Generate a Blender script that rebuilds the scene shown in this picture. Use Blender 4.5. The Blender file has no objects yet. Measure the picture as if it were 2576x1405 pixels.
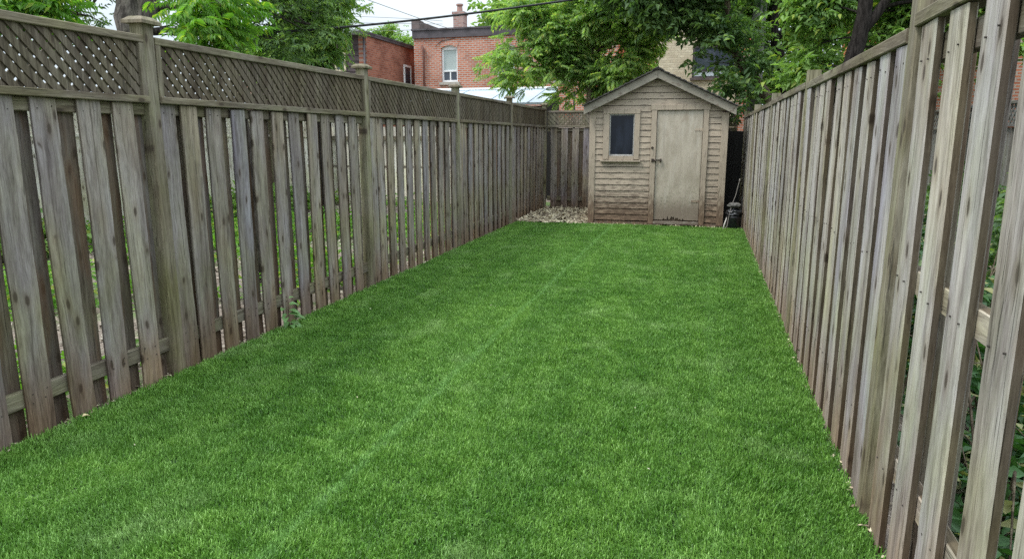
import bpy, bmesh, math, random
import numpy as np
from mathutils import Vector, Matrix, Euler, noise as mnoise
R = math.radians
sc = bpy.context.scene
COL = sc.collection

# ------------------------------------------------------------------ camera
cam_d = bpy.data.cameras.new('camera'); cam = bpy.data.objects.new('camera', cam_d); COL.objects.link(cam)
cam.location = (0, 0, 1.51); cam.rotation_euler = (R(90 - 11.5465), 0, R(15.203))
cam_d.sensor_width = 36; cam_d.lens = 36 * 1745 / 2576; cam_d.clip_start = 0.05; cam_d.clip_end = 2000
sc.camera = cam
# ------------------------------------------------------------------ world and sun (overcast)
SUN_EL, SUN_AZ = 56.0, 235.0      # azimuth clockwise from +Y: the light comes from behind and left
w = bpy.data.worlds.new('World'); sc.world = w; w.use_nodes = True
nt = w.node_tree; nt.nodes.clear()
out = nt.nodes.new('ShaderNodeOutputWorld'); bg = nt.nodes.new('ShaderNodeBackground')
sky = nt.nodes.new('ShaderNodeTexSky'); sky.sky_type = 'NISHITA'; sky.sun_disc = False
sky.sun_elevation = R(SUN_EL); sky.sun_rotation = R(SUN_AZ); sky.dust_density = 2.0; sky.air_density = 1.0
tc = nt.nodes.new('ShaderNodeTexCoord'); mp = nt.nodes.new('ShaderNodeMapping'); mp.inputs['Scale'].default_value = (1, 1, 3)
cn = nt.nodes.new('ShaderNodeTexNoise'); cn.inputs['Scale'].default_value = 2.2; cn.inputs['Detail'].default_value = 6
cr = nt.nodes.new('ShaderNodeValToRGB')
cr.color_ramp.elements[0].position = 0.3; cr.color_ramp.elements[0].color = (6.8, 8.1, 9.2, 1)
cr.color_ramp.elements[1].position = 0.66; cr.color_ramp.elements[1].color = (8.8, 9.5, 9.9, 1)
mx = nt.nodes.new('ShaderNodeMix'); mx.data_type = 'RGBA'; mx.inputs[0].default_value = 0.93
nt.links.new(tc.outputs['Generated'], mp.inputs[0]); nt.links.new(mp.outputs[0], cn.inputs['Vector'])
nt.links.new(cn.outputs[0], cr.inputs[0]); nt.links.new(sky.outputs[0], mx.inputs[6]); nt.links.new(cr.outputs[0], mx.inputs[7])
# overcast sky: about three times brighter overhead than at the horizon
sx = nt.nodes.new('ShaderNodeSeparateXYZ'); nt.links.new(tc.outputs['Generated'], sx.inputs[0])
ml = nt.nodes.new('ShaderNodeMapRange'); nt.links.new(sx.outputs[2], ml.inputs[0])
ml.inputs[1].default_value = 0.12; ml.inputs[2].default_value = 1.0; ml.inputs[3].default_value = 0.66; ml.inputs[4].default_value = 2.2
vx = nt.nodes.new('ShaderNodeVectorMath'); vx.operation = 'SCALE'; nt.links.new(mx.outputs[2], vx.inputs[0]); nt.links.new(ml.outputs[0], vx.inputs['Scale'])
nt.links.new(vx.outputs[0], bg.inputs[0]); bg.inputs[1].default_value = 0.10
nt.links.new(bg.outputs[0], out.inputs[0])
sd = bpy.data.lights.new('sun', 'SUN'); sd.energy = 1.5; sd.angle = R(14); sd.color = (1, 0.96, 0.9)
sun = bpy.data.objects.new('sun', sd); COL.objects.link(sun)
a, e = R(SUN_AZ), R(SUN_EL)
sdir = Vector((math.sin(a) * math.cos(e), math.cos(a) * math.cos(e), math.sin(e)))
sun.rotation_euler = sdir.to_track_quat('Z', 'Y').to_euler(); sun.location = (0, 0, 20)
sc.view_settings.view_transform = 'Standard'; sc.view_settings.look = 'None'
sc.view_settings.exposure = 0.78; sc.view_settings.gamma = 1.0
sc.cycles.use_denoising = False
sc.cycles.max_bounces = 6; sc.cycles.transparent_max_bounces = 6

# ------------------------------------------------------------------ node helpers
class NT:
    def __init__(s, name):
        s.m = bpy.data.materials.new(name); s.m.use_nodes = True
        s.t = s.m.node_tree; s.b = s.t.nodes['Principled BSDF']; s.o = s.t.nodes['Material Output']
    def n(s, typ, **kw):
        nd = s.t.nodes.new(typ)
        for k, v in kw.items():
            if hasattr(nd, k): setattr(nd, k, v)
            else: nd.inputs[k.replace('_', ' ')].default_value = v
        return nd
    def l(s, a, b): s.t.links.new(a, b)
    def put(s, sock, v):
        if hasattr(v, 'is_output'): s.l(v, sock)
        else: sock.default_value = v
    def math(s, op, a, b=0.0, c=None):
        nd = s.t.nodes.new('ShaderNodeMath'); nd.operation = op
        s.put(nd.inputs[0], a); s.put(nd.inputs[1], b)
        if c is not None: s.put(nd.inputs[2], c)
        return nd.outputs[0]
    def mix(s, f, a, b, mode='MIX'):
        nd = s.t.nodes.new('ShaderNodeMix'); nd.data_type = 'RGBA'; nd.blend_type = mode
        s.put(nd.inputs[0], f); s.put(nd.inputs[6], c4(a)); s.put(nd.inputs[7], c4(b))
        return nd.outputs[2]
    def ramp(s, f, *st):
        nd = s.t.nodes.new('ShaderNodeValToRGB'); cr = nd.color_ramp
        while len(cr.elements) < len(st): cr.elements.new(0.5)
        for e_, (p, c) in zip(cr.elements, st): e_.position = p; e_.color = c4(c)
        s.put(nd.inputs[0], f); return nd.outputs[0]
    def step(s, v, lo, hi, a=0.0, b=1.0):
        nd = s.t.nodes.new('ShaderNodeMapRange'); nd.interpolation_type = 'SMOOTHSTEP'
        s.put(nd.inputs[0], v); nd.inputs[1].default_value = lo; nd.inputs[2].default_value = hi
        nd.inputs[3].default_value = a; nd.inputs[4].default_value = b; return nd.outputs[0]
    def vec(s, v, sc_=(1, 1, 1), off=(0, 0, 0)):
        nd = s.t.nodes.new('ShaderNodeMapping'); s.l(v, nd.inputs[0]); nd.inputs['Scale'].default_value = sc_
        nd.inputs['Location'].default_value = off; return nd.outputs[0]
    def noise(s, v, scale, detail=3, rough=0.55, dist=0.0):
        nd = s.t.nodes.new('ShaderNodeTexNoise'); s.l(v, nd.inputs['Vector'])
        nd.inputs['Scale'].default_value = scale; nd.inputs['Detail'].default_value = detail
        nd.inputs['Roughness'].default_value = rough; nd.inputs['Distortion'].default_value = dist
        return nd.outputs[0]
    def vadd(s, a, b):
        nd = s.t.nodes.new('ShaderNodeVectorMath'); nd.operation = 'ADD'; s.put(nd.inputs[0], a); s.put(nd.inputs[1], b); return nd.outputs[0]
    def bump(s, h, strength=0.3, dist=0.01):
        nd = s.t.nodes.new('ShaderNodeBump'); s.l(h, nd.inputs['Height']); nd.inputs['Strength'].default_value = strength
        nd.inputs['Distance'].default_value = dist; s.l(nd.outputs[0], s.b.inputs['Normal'])
    def obj(s): return s.t.nodes.new('ShaderNodeTexCoord').outputs['Object']
    def pos(s): return s.t.nodes.new('ShaderNodeNewGeometry').outputs['Position']
    def island(s): return s.t.nodes.new('ShaderNodeNewGeometry').outputs['Random Per Island']
    def rnd(s): return s.t.nodes.new('ShaderNodeObjectInfo').outputs['Random']
    def z(s):
        nd = s.t.nodes.new('ShaderNodeSeparateXYZ'); s.l(s.pos(), nd.inputs[0]); return nd.outputs[2]
def c4(c): return c if hasattr(c, 'is_output') else (tuple(c) + (1,) if len(c) == 3 else tuple(c))

def wood(name, dark, mid, light, green=0.0, stain=0.0, tint=0.6, rust=0.0, edge=0.0):
    s = NT(name)
    rn = s.rnd(); off = s.n('ShaderNodeCombineXYZ')
    s.l(s.math('MULTIPLY', rn, 37.0), off.inputs[0]); s.l(s.math('MULTIPLY', rn, 91.0), off.inputs[1]); s.l(s.math('MULTIPLY', rn, 53.0), off.inputs[2])
    v = s.vadd(s.obj(), off.outputs[0])
    wob = s.noise(s.vec(v, (6, 6, 2.2)), 1.0, 2)
    ox = s.n('ShaderNodeCombineXYZ'); s.l(s.math('MULTIPLY', wob, 0.05), ox.inputs[1]); s.l(s.math('MULTIPLY', wob, 0.03), ox.inputs[0])
    v2 = s.vadd(v, ox.outputs[0])
    g1 = s.noise(s.vec(v2, (36, 36, 1.7)), 1.0, 7, 0.72, 0.3)
    g2 = s.noise(s.vec(v2, (170, 170, 16)), 1.0, 2, 0.6)
    g = s.math('ADD', s.math('MULTIPLY', g1, 0.72), s.math('MULTIPLY', g2, 0.28))
    col = s.ramp(g, (0.33, dark), (0.49, mid), (0.66, light))
    # slow tone change along and between boards
    big = s.noise(s.vec(v, (5, 5, 1.1)), 1.0, 3)
    col = s.mix(s.step(big, 0.42, 0.66, 0, 0.7), col, s.mix(1.0, col, (0.60, 0.55, 0.53), 'MULTIPLY'))
    col = s.mix(s.step(s.noise(s.vec(v, (14, 14, 2.6)), 1.0, 4), 0.55, 0.7, 0, 0.5), col, s.mix(1.0, col, (0.55, 0.5, 0.5), 'MULTIPLY'))
    hv = s.noise(s.vec(v, (3.5, 3.5, 0.9), (5, 2, 9)), 1.0, 3)
    col = s.mix(tint, col, s.mix(1.0, col, s.ramp(hv, (0.36, (0.90, 0.91, 1.06)), (0.5, (1.0, 1.0, 1.0)), (0.64, (1.08, 1.02, 0.86))), 'MULTIPLY'))
    tn = s.ramp(rn, (0.0, (0.88, 0.89, 1.02)), (0.2, (1.08, 1.03, 0.98)), (0.42, (0.76, 0.72, 0.68)), (0.6, (1.0, 0.95, 0.87)), (0.8, (0.90, 0.90, 1.02)), (1.0, (1.12, 1.06, 0.96)))
    col = s.mix(tint, col, s.mix(1.0, col, tn, 'MULTIPLY'))
    # knots
    sk = s.n('ShaderNodeSeparateXYZ'); s.l(v2, sk.inputs[0]); ck_ = s.n('ShaderNodeCombineXYZ'); s.l(s.math('MULTIPLY', sk.outputs[1], 7.5), ck_.inputs[0]); s.l(s.math('MULTIPLY', sk.outputs[2], 3.0), ck_.inputs[1])
    kv = s.n('ShaderNodeTexVoronoi', feature='F1', voronoi_dimensions='2D'); s.l(ck_.outputs[0], kv.inputs['Vector']); kv.inputs['Scale'].default_value = 1.0
    sel = s.noise(s.vec(v, (3, 3, 1.7)), 1.3, 1)
    kn = s.math('MULTIPLY', s.step(kv.outputs['Distance'], 0.05, 0.115, 1, 0), s.step(sel, 0.40, 0.46))
    ring = s.math('MULTIPLY', s.step(kv.outputs['Distance'], 0.10, 0.26, 1, 0), s.step(sel, 0.40, 0.46))
    col = s.mix(s.math('MULTIPLY', ring, 0.4), col, s.mix(1.0, col, (0.66, 0.58, 0.5), 'MULTIPLY'))
    col = s.mix(s.math('MULTIPLY', kn, 0.85), col, (0.06, 0.045, 0.035))
    # cracks
    ck = s.noise(s.vec(v2, (120, 120, 1.2)), 1.0, 1)
    crk = s.step(ck, 0.27, 0.33, 1, 0)
    col = s.mix(s.math('MULTIPLY', crk, 0.7), col, (0.045, 0.04, 0.035))
    if green:
        gm = s.math('MULTIPLY', s.step(s.noise(s.vec(v, (7, 7, 2.2)), 1.0, 4), 0.38, 0.66), green)
        col = s.mix(gm, col, s.mix(1.0, col, (0.86, 1.0, 0.56), 'MULTIPLY'))
    zz = s.z()
    if stain:
        zn = s.math('ADD', zz, s.math('MULTIPLY', s.noise(s.vec(v, (9, 9, 2)), 1.0, 4), -0.75))
        col = s.mix(s.step(zn, -0.36, 0.16, stain, 0), col, s.mix(1.0, col, (0.80, 0.61, 0.46), 'MULTIPLY'))
        zg = s.math('ABSOLUTE', s.math('ADD', zn, -0.22))
        col = s.mix(s.step(zg, 0.0, 0.3, 0.45, 0), col, s.mix(1.0, col, (0.92, 0.95, 0.66), 'MULTIPLY'))
    if rust:
        rm = s.math('MULTIPLY', s.step(s.noise(s.vec(v, (12, 12, 1.3)), 1.0, 3), 0.45, 0.62), rust)
        col = s.mix(rm, col, (0.16, 0.085, 0.045))
    if edge:      # sawn edges: brown dirt, with shade of the gaps painted in by face direction
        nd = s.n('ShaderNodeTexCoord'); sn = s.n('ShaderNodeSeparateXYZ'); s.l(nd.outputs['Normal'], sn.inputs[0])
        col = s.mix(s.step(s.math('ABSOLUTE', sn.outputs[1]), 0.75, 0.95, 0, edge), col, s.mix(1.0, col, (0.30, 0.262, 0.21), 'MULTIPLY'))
    s.l(col, s.b.inputs['Base Color']); s.b.inputs['Roughness'].default_value = 0.82
    s.b.inputs['Specular IOR Level'].default_value = 0.15
    s.bump(s.math('SUBTRACT', g, s.math('MULTIPLY', crk, 0.5)), 0.55, 0.004)
    return s.m

def plain(name, col, rough=0.7, metal=0.0, var=0.15, scale=12, bump=0.0, spec=0.4):
    s = NT(name); nv = s.noise(s.obj(), scale, 4)
    c = s.mix(s.step(nv, 0.3, 0.7), tuple(x * (1 - var) for x in col), tuple(min(1, x * (1 + var)) for x in col))
    s.l(c, s.b.inputs['Base Color']); s.b.inputs['Roughness'].default_value = rough; s.b.inputs['Metallic'].default_value = metal
    s.b.inputs['Specular IOR Level'].default_value = spec
    if bump: s.bump(nv, bump, 0.01)
    return s.m

def brick(name, c1, c2, mortar, axis='y', bw=0.215, bh=0.075, ms=0.008, soot=0.45):
    s = NT(name); sp = s.n('ShaderNodeSeparateXYZ'); s.l(s.pos(), sp.inputs[0]); cb = s.n('ShaderNodeCombineXYZ')
    s.l(sp.outputs[0 if axis == 'y' else 1], cb.inputs[0]); s.l(sp.outputs[2], cb.inputs[1])
    wv = s.noise(s.pos(), 3.0, 2); jj = s.n('ShaderNodeCombineXYZ'); s.l(s.math('MULTIPLY', wv, 0.02), jj.inputs[1])
    bt = s.n('ShaderNodeTexBrick'); s.l(s.vadd(cb.outputs[0], jj.outputs[0]), bt.inputs['Vector'])
    bt.inputs['Scale'].default_value = 1.0; bt.inputs['Brick Width'].default_value = bw; bt.inputs['Row Height'].default_value = bh
    bt.inputs['Mortar Size'].default_value = ms; bt.inputs['Mortar Smooth'].default_value = 0.2; bt.inputs['Bias'].default_value = -0.1
    bt.inputs['Color1'].default_value = c4(c1); bt.inputs['Color2'].default_value = c4(c2); bt.inputs['Mortar'].default_value = c4(mortar)
    n1 = s.noise(s.pos(), 1.3, 5); n2 = s.noise(s.pos(), 9.0, 3)
    col = s.mix(s.step(n1, 0.42, 0.68, 0, soot), bt.outputs[0], s.mix(1.0, bt.outputs[0], (0.5, 0.42, 0.4), 'MULTIPLY'))
    col = s.mix(s.step(n2, 0.5, 0.72, 0, 0.5), col, s.mix(1.0, col, (1.35, 1.3, 1.25), 'MULTIPLY'))
    s.l(col, s.b.inputs['Base Color']); s.b.inputs['Roughness'].default_value = 0.9; s.b.inputs['Specular IOR Level'].default_value = 0.08
    s.bump(bt.outputs['Fac'], -0.5, 0.01)
    return s.m

def leafmat(name, dark, light, yel=None, trans=0.35, clump=1.2):
    s = NT(name)
    f = s.math('ADD', s.math('MULTIPLY', s.island(), 0.6), s.math('MULTIPLY', s.step(s.noise(s.pos(), clump, 3), 0.35, 0.65), 0.4))
    col = s.mix(f, dark, light)
    if yel: col = s.mix(s.step(s.island(), 0.86, 0.9, 0, 0.8), col, yel)
    s.l(col, s.b.inputs['Base Color']); s.b.inputs['Roughness'].default_value = 0.5; s.b.inputs['Specular IOR Level'].default_value = 0.35
    tr = s.n('ShaderNodeBsdfTranslucent'); s.l(s.mix(1.0, col, (1.25, 1.4, 0.6), 'MULTIPLY'), tr.inputs[0])
    mxs = s.n('ShaderNodeMixShader'); mxs.inputs[0].default_value = trans
    s.l(s.b.outputs[0], mxs.inputs[1]); s.l(tr.outputs[0], mxs.inputs[2]); s.l(mxs.outputs[0], s.o.inputs[0])
    return s.m

def bark(name, c1, c2, sc_=10, rough_bump=0.9):
    s = NT(name); n1 = s.noise(s.vec(s.pos(), (1, 1, 0.22)), sc_ * 2.2, 5, 0.7, 0.6)
    n2 = s.noise(s.pos(), 1.6, 3)
    col = s.mix(s.step(n1, 0.36, 0.62), c1, c2)
    col = s.mix(s.step(n2, 0.5, 0.7, 0, 0.5), col, s.mix(1.0, col, (0.8, 0.95, 0.6), 'MULTIPLY'))
    s.l(col, s.b.inputs['Base Color']); s.b.inputs['Roughness'].default_value = 0.95; s.b.inputs['Specular IOR Level'].default_value = 0.1; s.bump(n1, rough_bump, 0.03); return s.m

M = {}
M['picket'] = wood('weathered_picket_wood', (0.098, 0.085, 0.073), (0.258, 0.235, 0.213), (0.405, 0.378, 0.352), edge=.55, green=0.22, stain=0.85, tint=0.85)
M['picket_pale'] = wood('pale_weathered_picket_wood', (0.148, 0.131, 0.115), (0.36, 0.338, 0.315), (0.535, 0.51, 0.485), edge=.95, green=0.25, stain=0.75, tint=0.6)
M['rear'] = wood('rear_wood_with_painted_shade', (0.075, 0.062, 0.05), (0.175, 0.152, 0.128), (0.275, 0.248, 0.215), green=0.2, stain=0.6, rust=0.45)  # darker than the front boards: shade between the boards mixed into the colour
M['rail'] = wood('mossy_rail_wood', (0.07, 0.058, 0.040), (0.175, 0.153, 0.115), (0.29, 0.262, 0.205), green=0.35, tint=0.4)
M['post'] = wood('green_tinted_post_wood', (0.095, 0.082, 0.056), (0.215, 0.193, 0.142), (0.33, 0.302, 0.232), green=0.45, stain=0.4, tint=0.35)
M['lattice'] = wood('lattice_slat_wood', (0.045, 0.036, 0.026), (0.115, 0.096, 0.07), (0.21, 0.182, 0.138), green=0.2, tint=0.3)
M['far_fence'] = wood('pale_neighbour_fence_wood', (0.60, 0.56, 0.49), (0.74, 0.71, 0.63), (0.82, 0.80, 0.73), green=0.1, stain=0.3, tint=0.2)
M['far_fence_dark'] = wood('grey_neighbour_fence_wood', (0.10, 0.10, 0.10), (0.19, 0.19, 0.18), (0.28, 0.28, 0.27), green=0.2, stain=0.3, tint=0.3)
M['nail'] = plain('rusty_nail', (0.06, 0.05, 0.045), 0.6, 0.3)

# ------------------------------------------------------------------ mesh helpers
def tag(o, label=None, cat=None, group=None, kind=None):
    if label: o['label'] = label
    if cat: o['category'] = cat
    if group: o['group'] = group
    if kind: o['kind'] = kind
    return o
def empty(name, loc=(0, 0, 0), **kw):
    o = bpy.data.objects.new(name, None); COL.objects.link(o); o.location = loc; o.empty_display_size = 0.2
    return tag(o, **kw)
def wloc(o):
    v = Vector(o.location)
    while o.parent: o = o.parent; v += Vector(o.location)
    return v
class MB:
    def __init__(s): s.v = []; s.f = []; s.mi = []
    def add(s, vs, fs, mi=0):
        b = len(s.v); s.v += [tuple(p) for p in vs]; s.f += [tuple(b + i for i in f) for f in fs]; s.mi += [mi] * len(fs)
    def box(s, x0, x1, y0, y1, z0, z1, mi=0):
        s.add([(x0, y0, z0), (x1, y0, z0), (x1, y1, z0), (x0, y1, z0), (x0, y0, z1), (x1, y0, z1), (x1, y1, z1), (x0, y1, z1)],
              [(3, 2, 1, 0), (4, 5, 6, 7), (0, 1, 5, 4), (1, 2, 6, 5), (2, 3, 7, 6), (3, 0, 4, 7)], mi)
    def prism(s, pts, y0, y1, mi=0):          # polygon in x,z extruded along y (pts counter-clockwise seen from -y)
        n = len(pts)
        s.add([(p[0], y0, p[1]) for p in pts] + [(p[0], y1, p[1]) for p in pts],
              [tuple(range(n)), tuple(range(2 * n - 1, n - 1, -1))] + [(i, i + n, (i + 1) % n + n, (i + 1) % n) for i in range(n)], mi)
    def tube(s, pts, rad, sides=8, mi=0, rough=0.0, cap=True):
        pts = [Vector(p) for p in pts]; n = len(pts); vs = []; ref = Vector((0.3, 1, 0.1)).normalized()
        for i, p in enumerate(pts):
            d = (pts[min(i + 1, n - 1)] - pts[max(i - 1, 0)]).normalized()
            u = d.cross(ref)
            if u.length < 0.1: u = d.cross(Vector((1, 0, 0)))
            u.normalize(); q = d.cross(u)
            for k in range(sides):
                a_ = 2 * math.pi * k / sides; r = rad[i] * (1 + (random.uniform(-rough, rough) if rough else 0))
                vs.append(p + (u * math.cos(a_) + q * math.sin(a_)) * r)
        fs = [(i * sides + k, i * sides + (k + 1) % sides, (i + 1) * sides + (k + 1) % sides, (i + 1) * sides + k) for i in range(n - 1) for k in range(sides)]
        if cap: fs += [tuple(range(sides))[::-1], tuple((n - 1) * sides + k for k in range(sides))]
        s.add(vs, fs, mi)
    def build(s, name, mats, parent=None, loc=None, bevel=0.0, smooth=False, world=True):
        """verts are world coordinates; loc = world place of the object's origin"""
        me = bpy.data.meshes.new(name); L = Vector(loc) if loc is not None else Vector((0, 0, 0))
        if loc is None and parent is not None: L = wloc(parent)
        me.from_pydata([tuple(Vector(p) - L) for p in s.v] if world else s.v, [], s.f)
        mats = mats if isinstance(mats, (list, tuple)) else [mats]
        for m_ in mats: me.materials.append(m_)
        if any(s.mi): me.polygons.foreach_set('material_index', s.mi)
        if smooth: me.polygons.foreach_set('use_smooth', [True] * len(me.polygons))
        me.update(); o = bpy.data.objects.new(name, me); COL.objects.link(o)
        if parent is not None: o.parent = parent; o.location = L - wloc(parent)
        else: o.location = L
        if bevel:
            b = o.modifiers.new('bevel', 'BEVEL'); b.width = bevel; b.segments = 1; b.limit_method = 'ANGLE'
        return o

def board_mesh(name, w_, t, L, mats, rings=9, wob=0.0025, ch=0.004, nails=(), rnd=random, taper=0, face=1, topcut=0.0):
    """a sawn board: long axis z from 0, width on y, thickness on x"""
    prof = [(-t / 2, -w_ / 2 + ch), (-t / 2 + ch, -w_ / 2), (t / 2 - ch, -w_ / 2), (t / 2, -w_ / 2 + ch),
            (t / 2, w_ / 2 - ch), (t / 2 - ch, w_ / 2), (-t / 2 + ch, w_ / 2), (-t / 2, w_ / 2 - ch)]
    vs = []; fs = []
    sw = rnd.uniform(-1, 1) * wob * 2; ph = rnd.uniform(0, 6); cup = rnd.uniform(-1, 1) * wob
    for i in range(rings):
        q = i / (rings - 1); z = L * q
        dx = math.sin(q * 3 + ph) * wob; dy = sw * math.sin(q * math.pi)
        el = rnd.uniform(-1, 1) * wob; er = rnd.uniform(-1, 1) * wob
        for (x, y) in prof:
            zz = z + (topcut * y if i == rings - 1 else 0)
            vs.append((x + dx + cup * (abs(y) / (w_ / 2)) ** 2, y + dy + (el if y < 0 else er), zz))
    for i in range(rings - 1):
        for k in range(8):
            fs.append((i * 8 + k, i * 8 + (k + 1) % 8, (i + 1) * 8 + (k + 1) % 8, (i + 1) * 8 + k))
    fs += [tuple(range(8))[::-1], tuple((rings - 1) * 8 + k for k in range(8))]
    mi = [0] * len(fs)
    for z in nails:
        for y in (-w_ * 0.27 + rnd.uniform(-.008, .008), w_ * 0.27 + rnd.uniform(-.008, .008)):
            b = len(vs); xx = face * (t / 2 + wob + 0.0012); zc = z + rnd.uniform(-.012, .012)
            for k in range(6):
                a_ = k * math.pi / 3; vs.append((xx, y + 0.003 * math.cos(a_), zc + 0.003 * math.sin(a_)))
            for k in range(6):
                a_ = k * math.pi / 3; vs.append((0, y + 0.003 * math.cos(a_), zc + 0.003 * math.sin(a_)))
            fs.append(tuple(b + k for k in range(6)) if face > 0 else tuple(b + 5 - k for k in range(6))); mi.append(1)
            for k in range(6): fs.append((b + k, b + (k + 1) % 6, b + 6 + (k + 1) % 6, b + 6 + k)); mi.append(1)
    me = bpy.data.meshes.new(name); me.from_pydata(vs, [], fs)
    for m_ in mats: me.materials.append(m_)
    me.polygons.foreach_set('material_index', mi); me.update(); return me
def put(name, me, parent, wl, rot=(0, 0, 0)):
    o = bpy.data.objects.new(name, me); COL.objects.link(o)
    if parent is not None: o.parent = parent; o.location = Vector(wl) - wloc(parent)
    else: o.location = wl
    o.rotation_euler = rot; return o
def rail_y(name, parent, x, z, y0, y1, t, h, mat, label=None):     # runs along y; t on x, h on z
    me = board_mesh(name, h, t, y1 - y0, [mat], rings=7, wob=0.0015)
    o = put(name, me, parent, (x, y0, z), (R(-90), 0, 0)); return o
def rail_x(name, parent, y, z, x0, x1, t, h, mat):                 # runs along x; t on y, h on z
    me = board_mesh(name, h, t, x1 - x0, [mat], rings=5, wob=0.0015)
    o = put(name, me, parent, (x0, y, z)); o.rotation_mode = 'QUATERNION'
    o.rotation_quaternion = Matrix(((0, 0, 1), (1, 0, 0), (0, 1, 0))).to_quaternion(); return o   # x->y, y->z, z->x
def clip_poly(poly, x0, x1, z0, z1):
    for ax, lim, sg in ((0, x0, 1), (0, x1, -1), (1, z0, 1), (1, z1, -1)):
        res = []
        for i in range(len(poly)):
            p, q = poly[i - 1], poly[i]; dp = (p[ax] - lim) * sg; dq = (q[ax] - lim) * sg
            if (dp >= 0) != (dq >= 0):
                t = dp / (dp - dq); res.append((p[0] + (q[0] - p[0]) * t, p[1] + (q[1] - p[1]) * t))
            if dq >= 0: res.append(q)
        poly = res
        if len(poly) < 3: return []
    return poly
def lattice(name, parent, along, const, a0, a1, z0, z1, mat, pitch=0.079, wdt=0.041, th=0.009, side=1):
    """crossed diagonal slats; front layer leans down with rising coordinate"""
    m = MB(); hw = wdt / 2 * math.sqrt(2); H = z1 - z0
    for layer, sgn in ((0, -1), (1, 1)):
        k = a0 - H - 0.1
        while k < a1 + H + 0.1:
            j = random.uniform(-.006, .006); kk = k + j
            if sgn < 0: poly = [(kk - hw, z1), (kk + hw, z1), (kk + hw + H, z0), (kk - hw + H, z0)]
            else: poly = [(kk - hw, z0), (kk + hw, z0), (kk + hw + H, z1), (kk - hw + H, z1)]
            poly = clip_poly(poly, a0, a1, z0, z1)
            if poly:
                c0 = const + side * (th * 0.55 if layer == 0 else -th * 0.55) ; d0, d1 = c0 - th / 2, c0 + th / 2
                n = len(poly)
                if along == 'y': vs = [(d0, p[0], p[1]) for p in poly] + [(d1, p[0], p[1]) for p in poly]
                else: vs = [(p[0], d0, p[1]) for p in poly] + [(p[0], d1, p[1]) for p in poly]
                m.add(vs, [tuple(range(n)), tuple(range(2 * n - 1, n - 1, -1))] + [(i, i + n, (i + 1) % n + n, (i + 1) % n) for i in range(n)])
            k += pitch
    return m.build(name, mat, parent)
def post(parent, x, y, top, w_=0.09, cap=True, mat='post', z0=-0.05):
    me = board_mesh('post', w_, w_, top - z0, [M[mat]], rings=9, wob=0.003, ch=0.006)
    o = put('post', me, parent, (x, y, z0))
    if cap:
        m = MB(); h = 0.076; b = 0.012; zt = top
        m.box(x - h, x + h, y - h, y + h, zt, zt + 0.018)
        i = 0.045
        m.add([(x - h, y - h, zt + .018), (x + h, y - h, zt + .018), (x + h, y + h, zt + .018), (x - h, y + h, zt + .018),
               (x - i, y - i, zt + .042), (x + i, y - i, zt + .042), (x + i, y + i, zt + .042), (x - i, y + i, zt + .042)],
              [(4, 5, 6, 7), (0, 1, 5, 4), (1, 2, 6, 5), (2, 3, 7, 6), (3, 0, 4, 7)])
        c = m.build('post_cap', M['rail'], o, loc=(x, y, zt))
        c.rotation_euler = (R(random.uniform(-2, 2)), R(random.uniform(-2, 2)), R(random.uniform(-4, 4)))
    return o

# ------------------------------------------------------------------ ground
def ground_mat():
    s = NT('bare_earth'); p = s.pos(); n1 = s.noise(p, 0.7, 5); n2 = s.noise(p, 14, 5, 0.7); n3 = s.noise(p, 55, 2)
    c = s.mix(n2, (0.10, 0.075, 0.055), (0.27, 0.22, 0.18))
    c = s.mix(s.step(n1, 0.47, 0.6), c, s.mix(n3, (0.05, 0.10, 0.02), (0.13, 0.21, 0.05)))
    c = s.mix(s.step(n3, 0.62, 0.68, 0, 0.7), c, (0.5, 0.45, 0.38))
    s.l(c, s.b.inputs['Base Color']); s.b.inputs['Roughness'].default_value = 0.95; s.bump(n2, 0.8, 0.04); return s.m
m = MB(); m.add([(-150, -60, -0.02), (150, -60, -0.02), (150, 240, -0.02), (-150, 240, -0.02)], [(0, 1, 2, 3)])
tag(m.build('ground', ground_mat()), kind='structure', label='bare earth ground of the yards', cat='ground')

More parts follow.
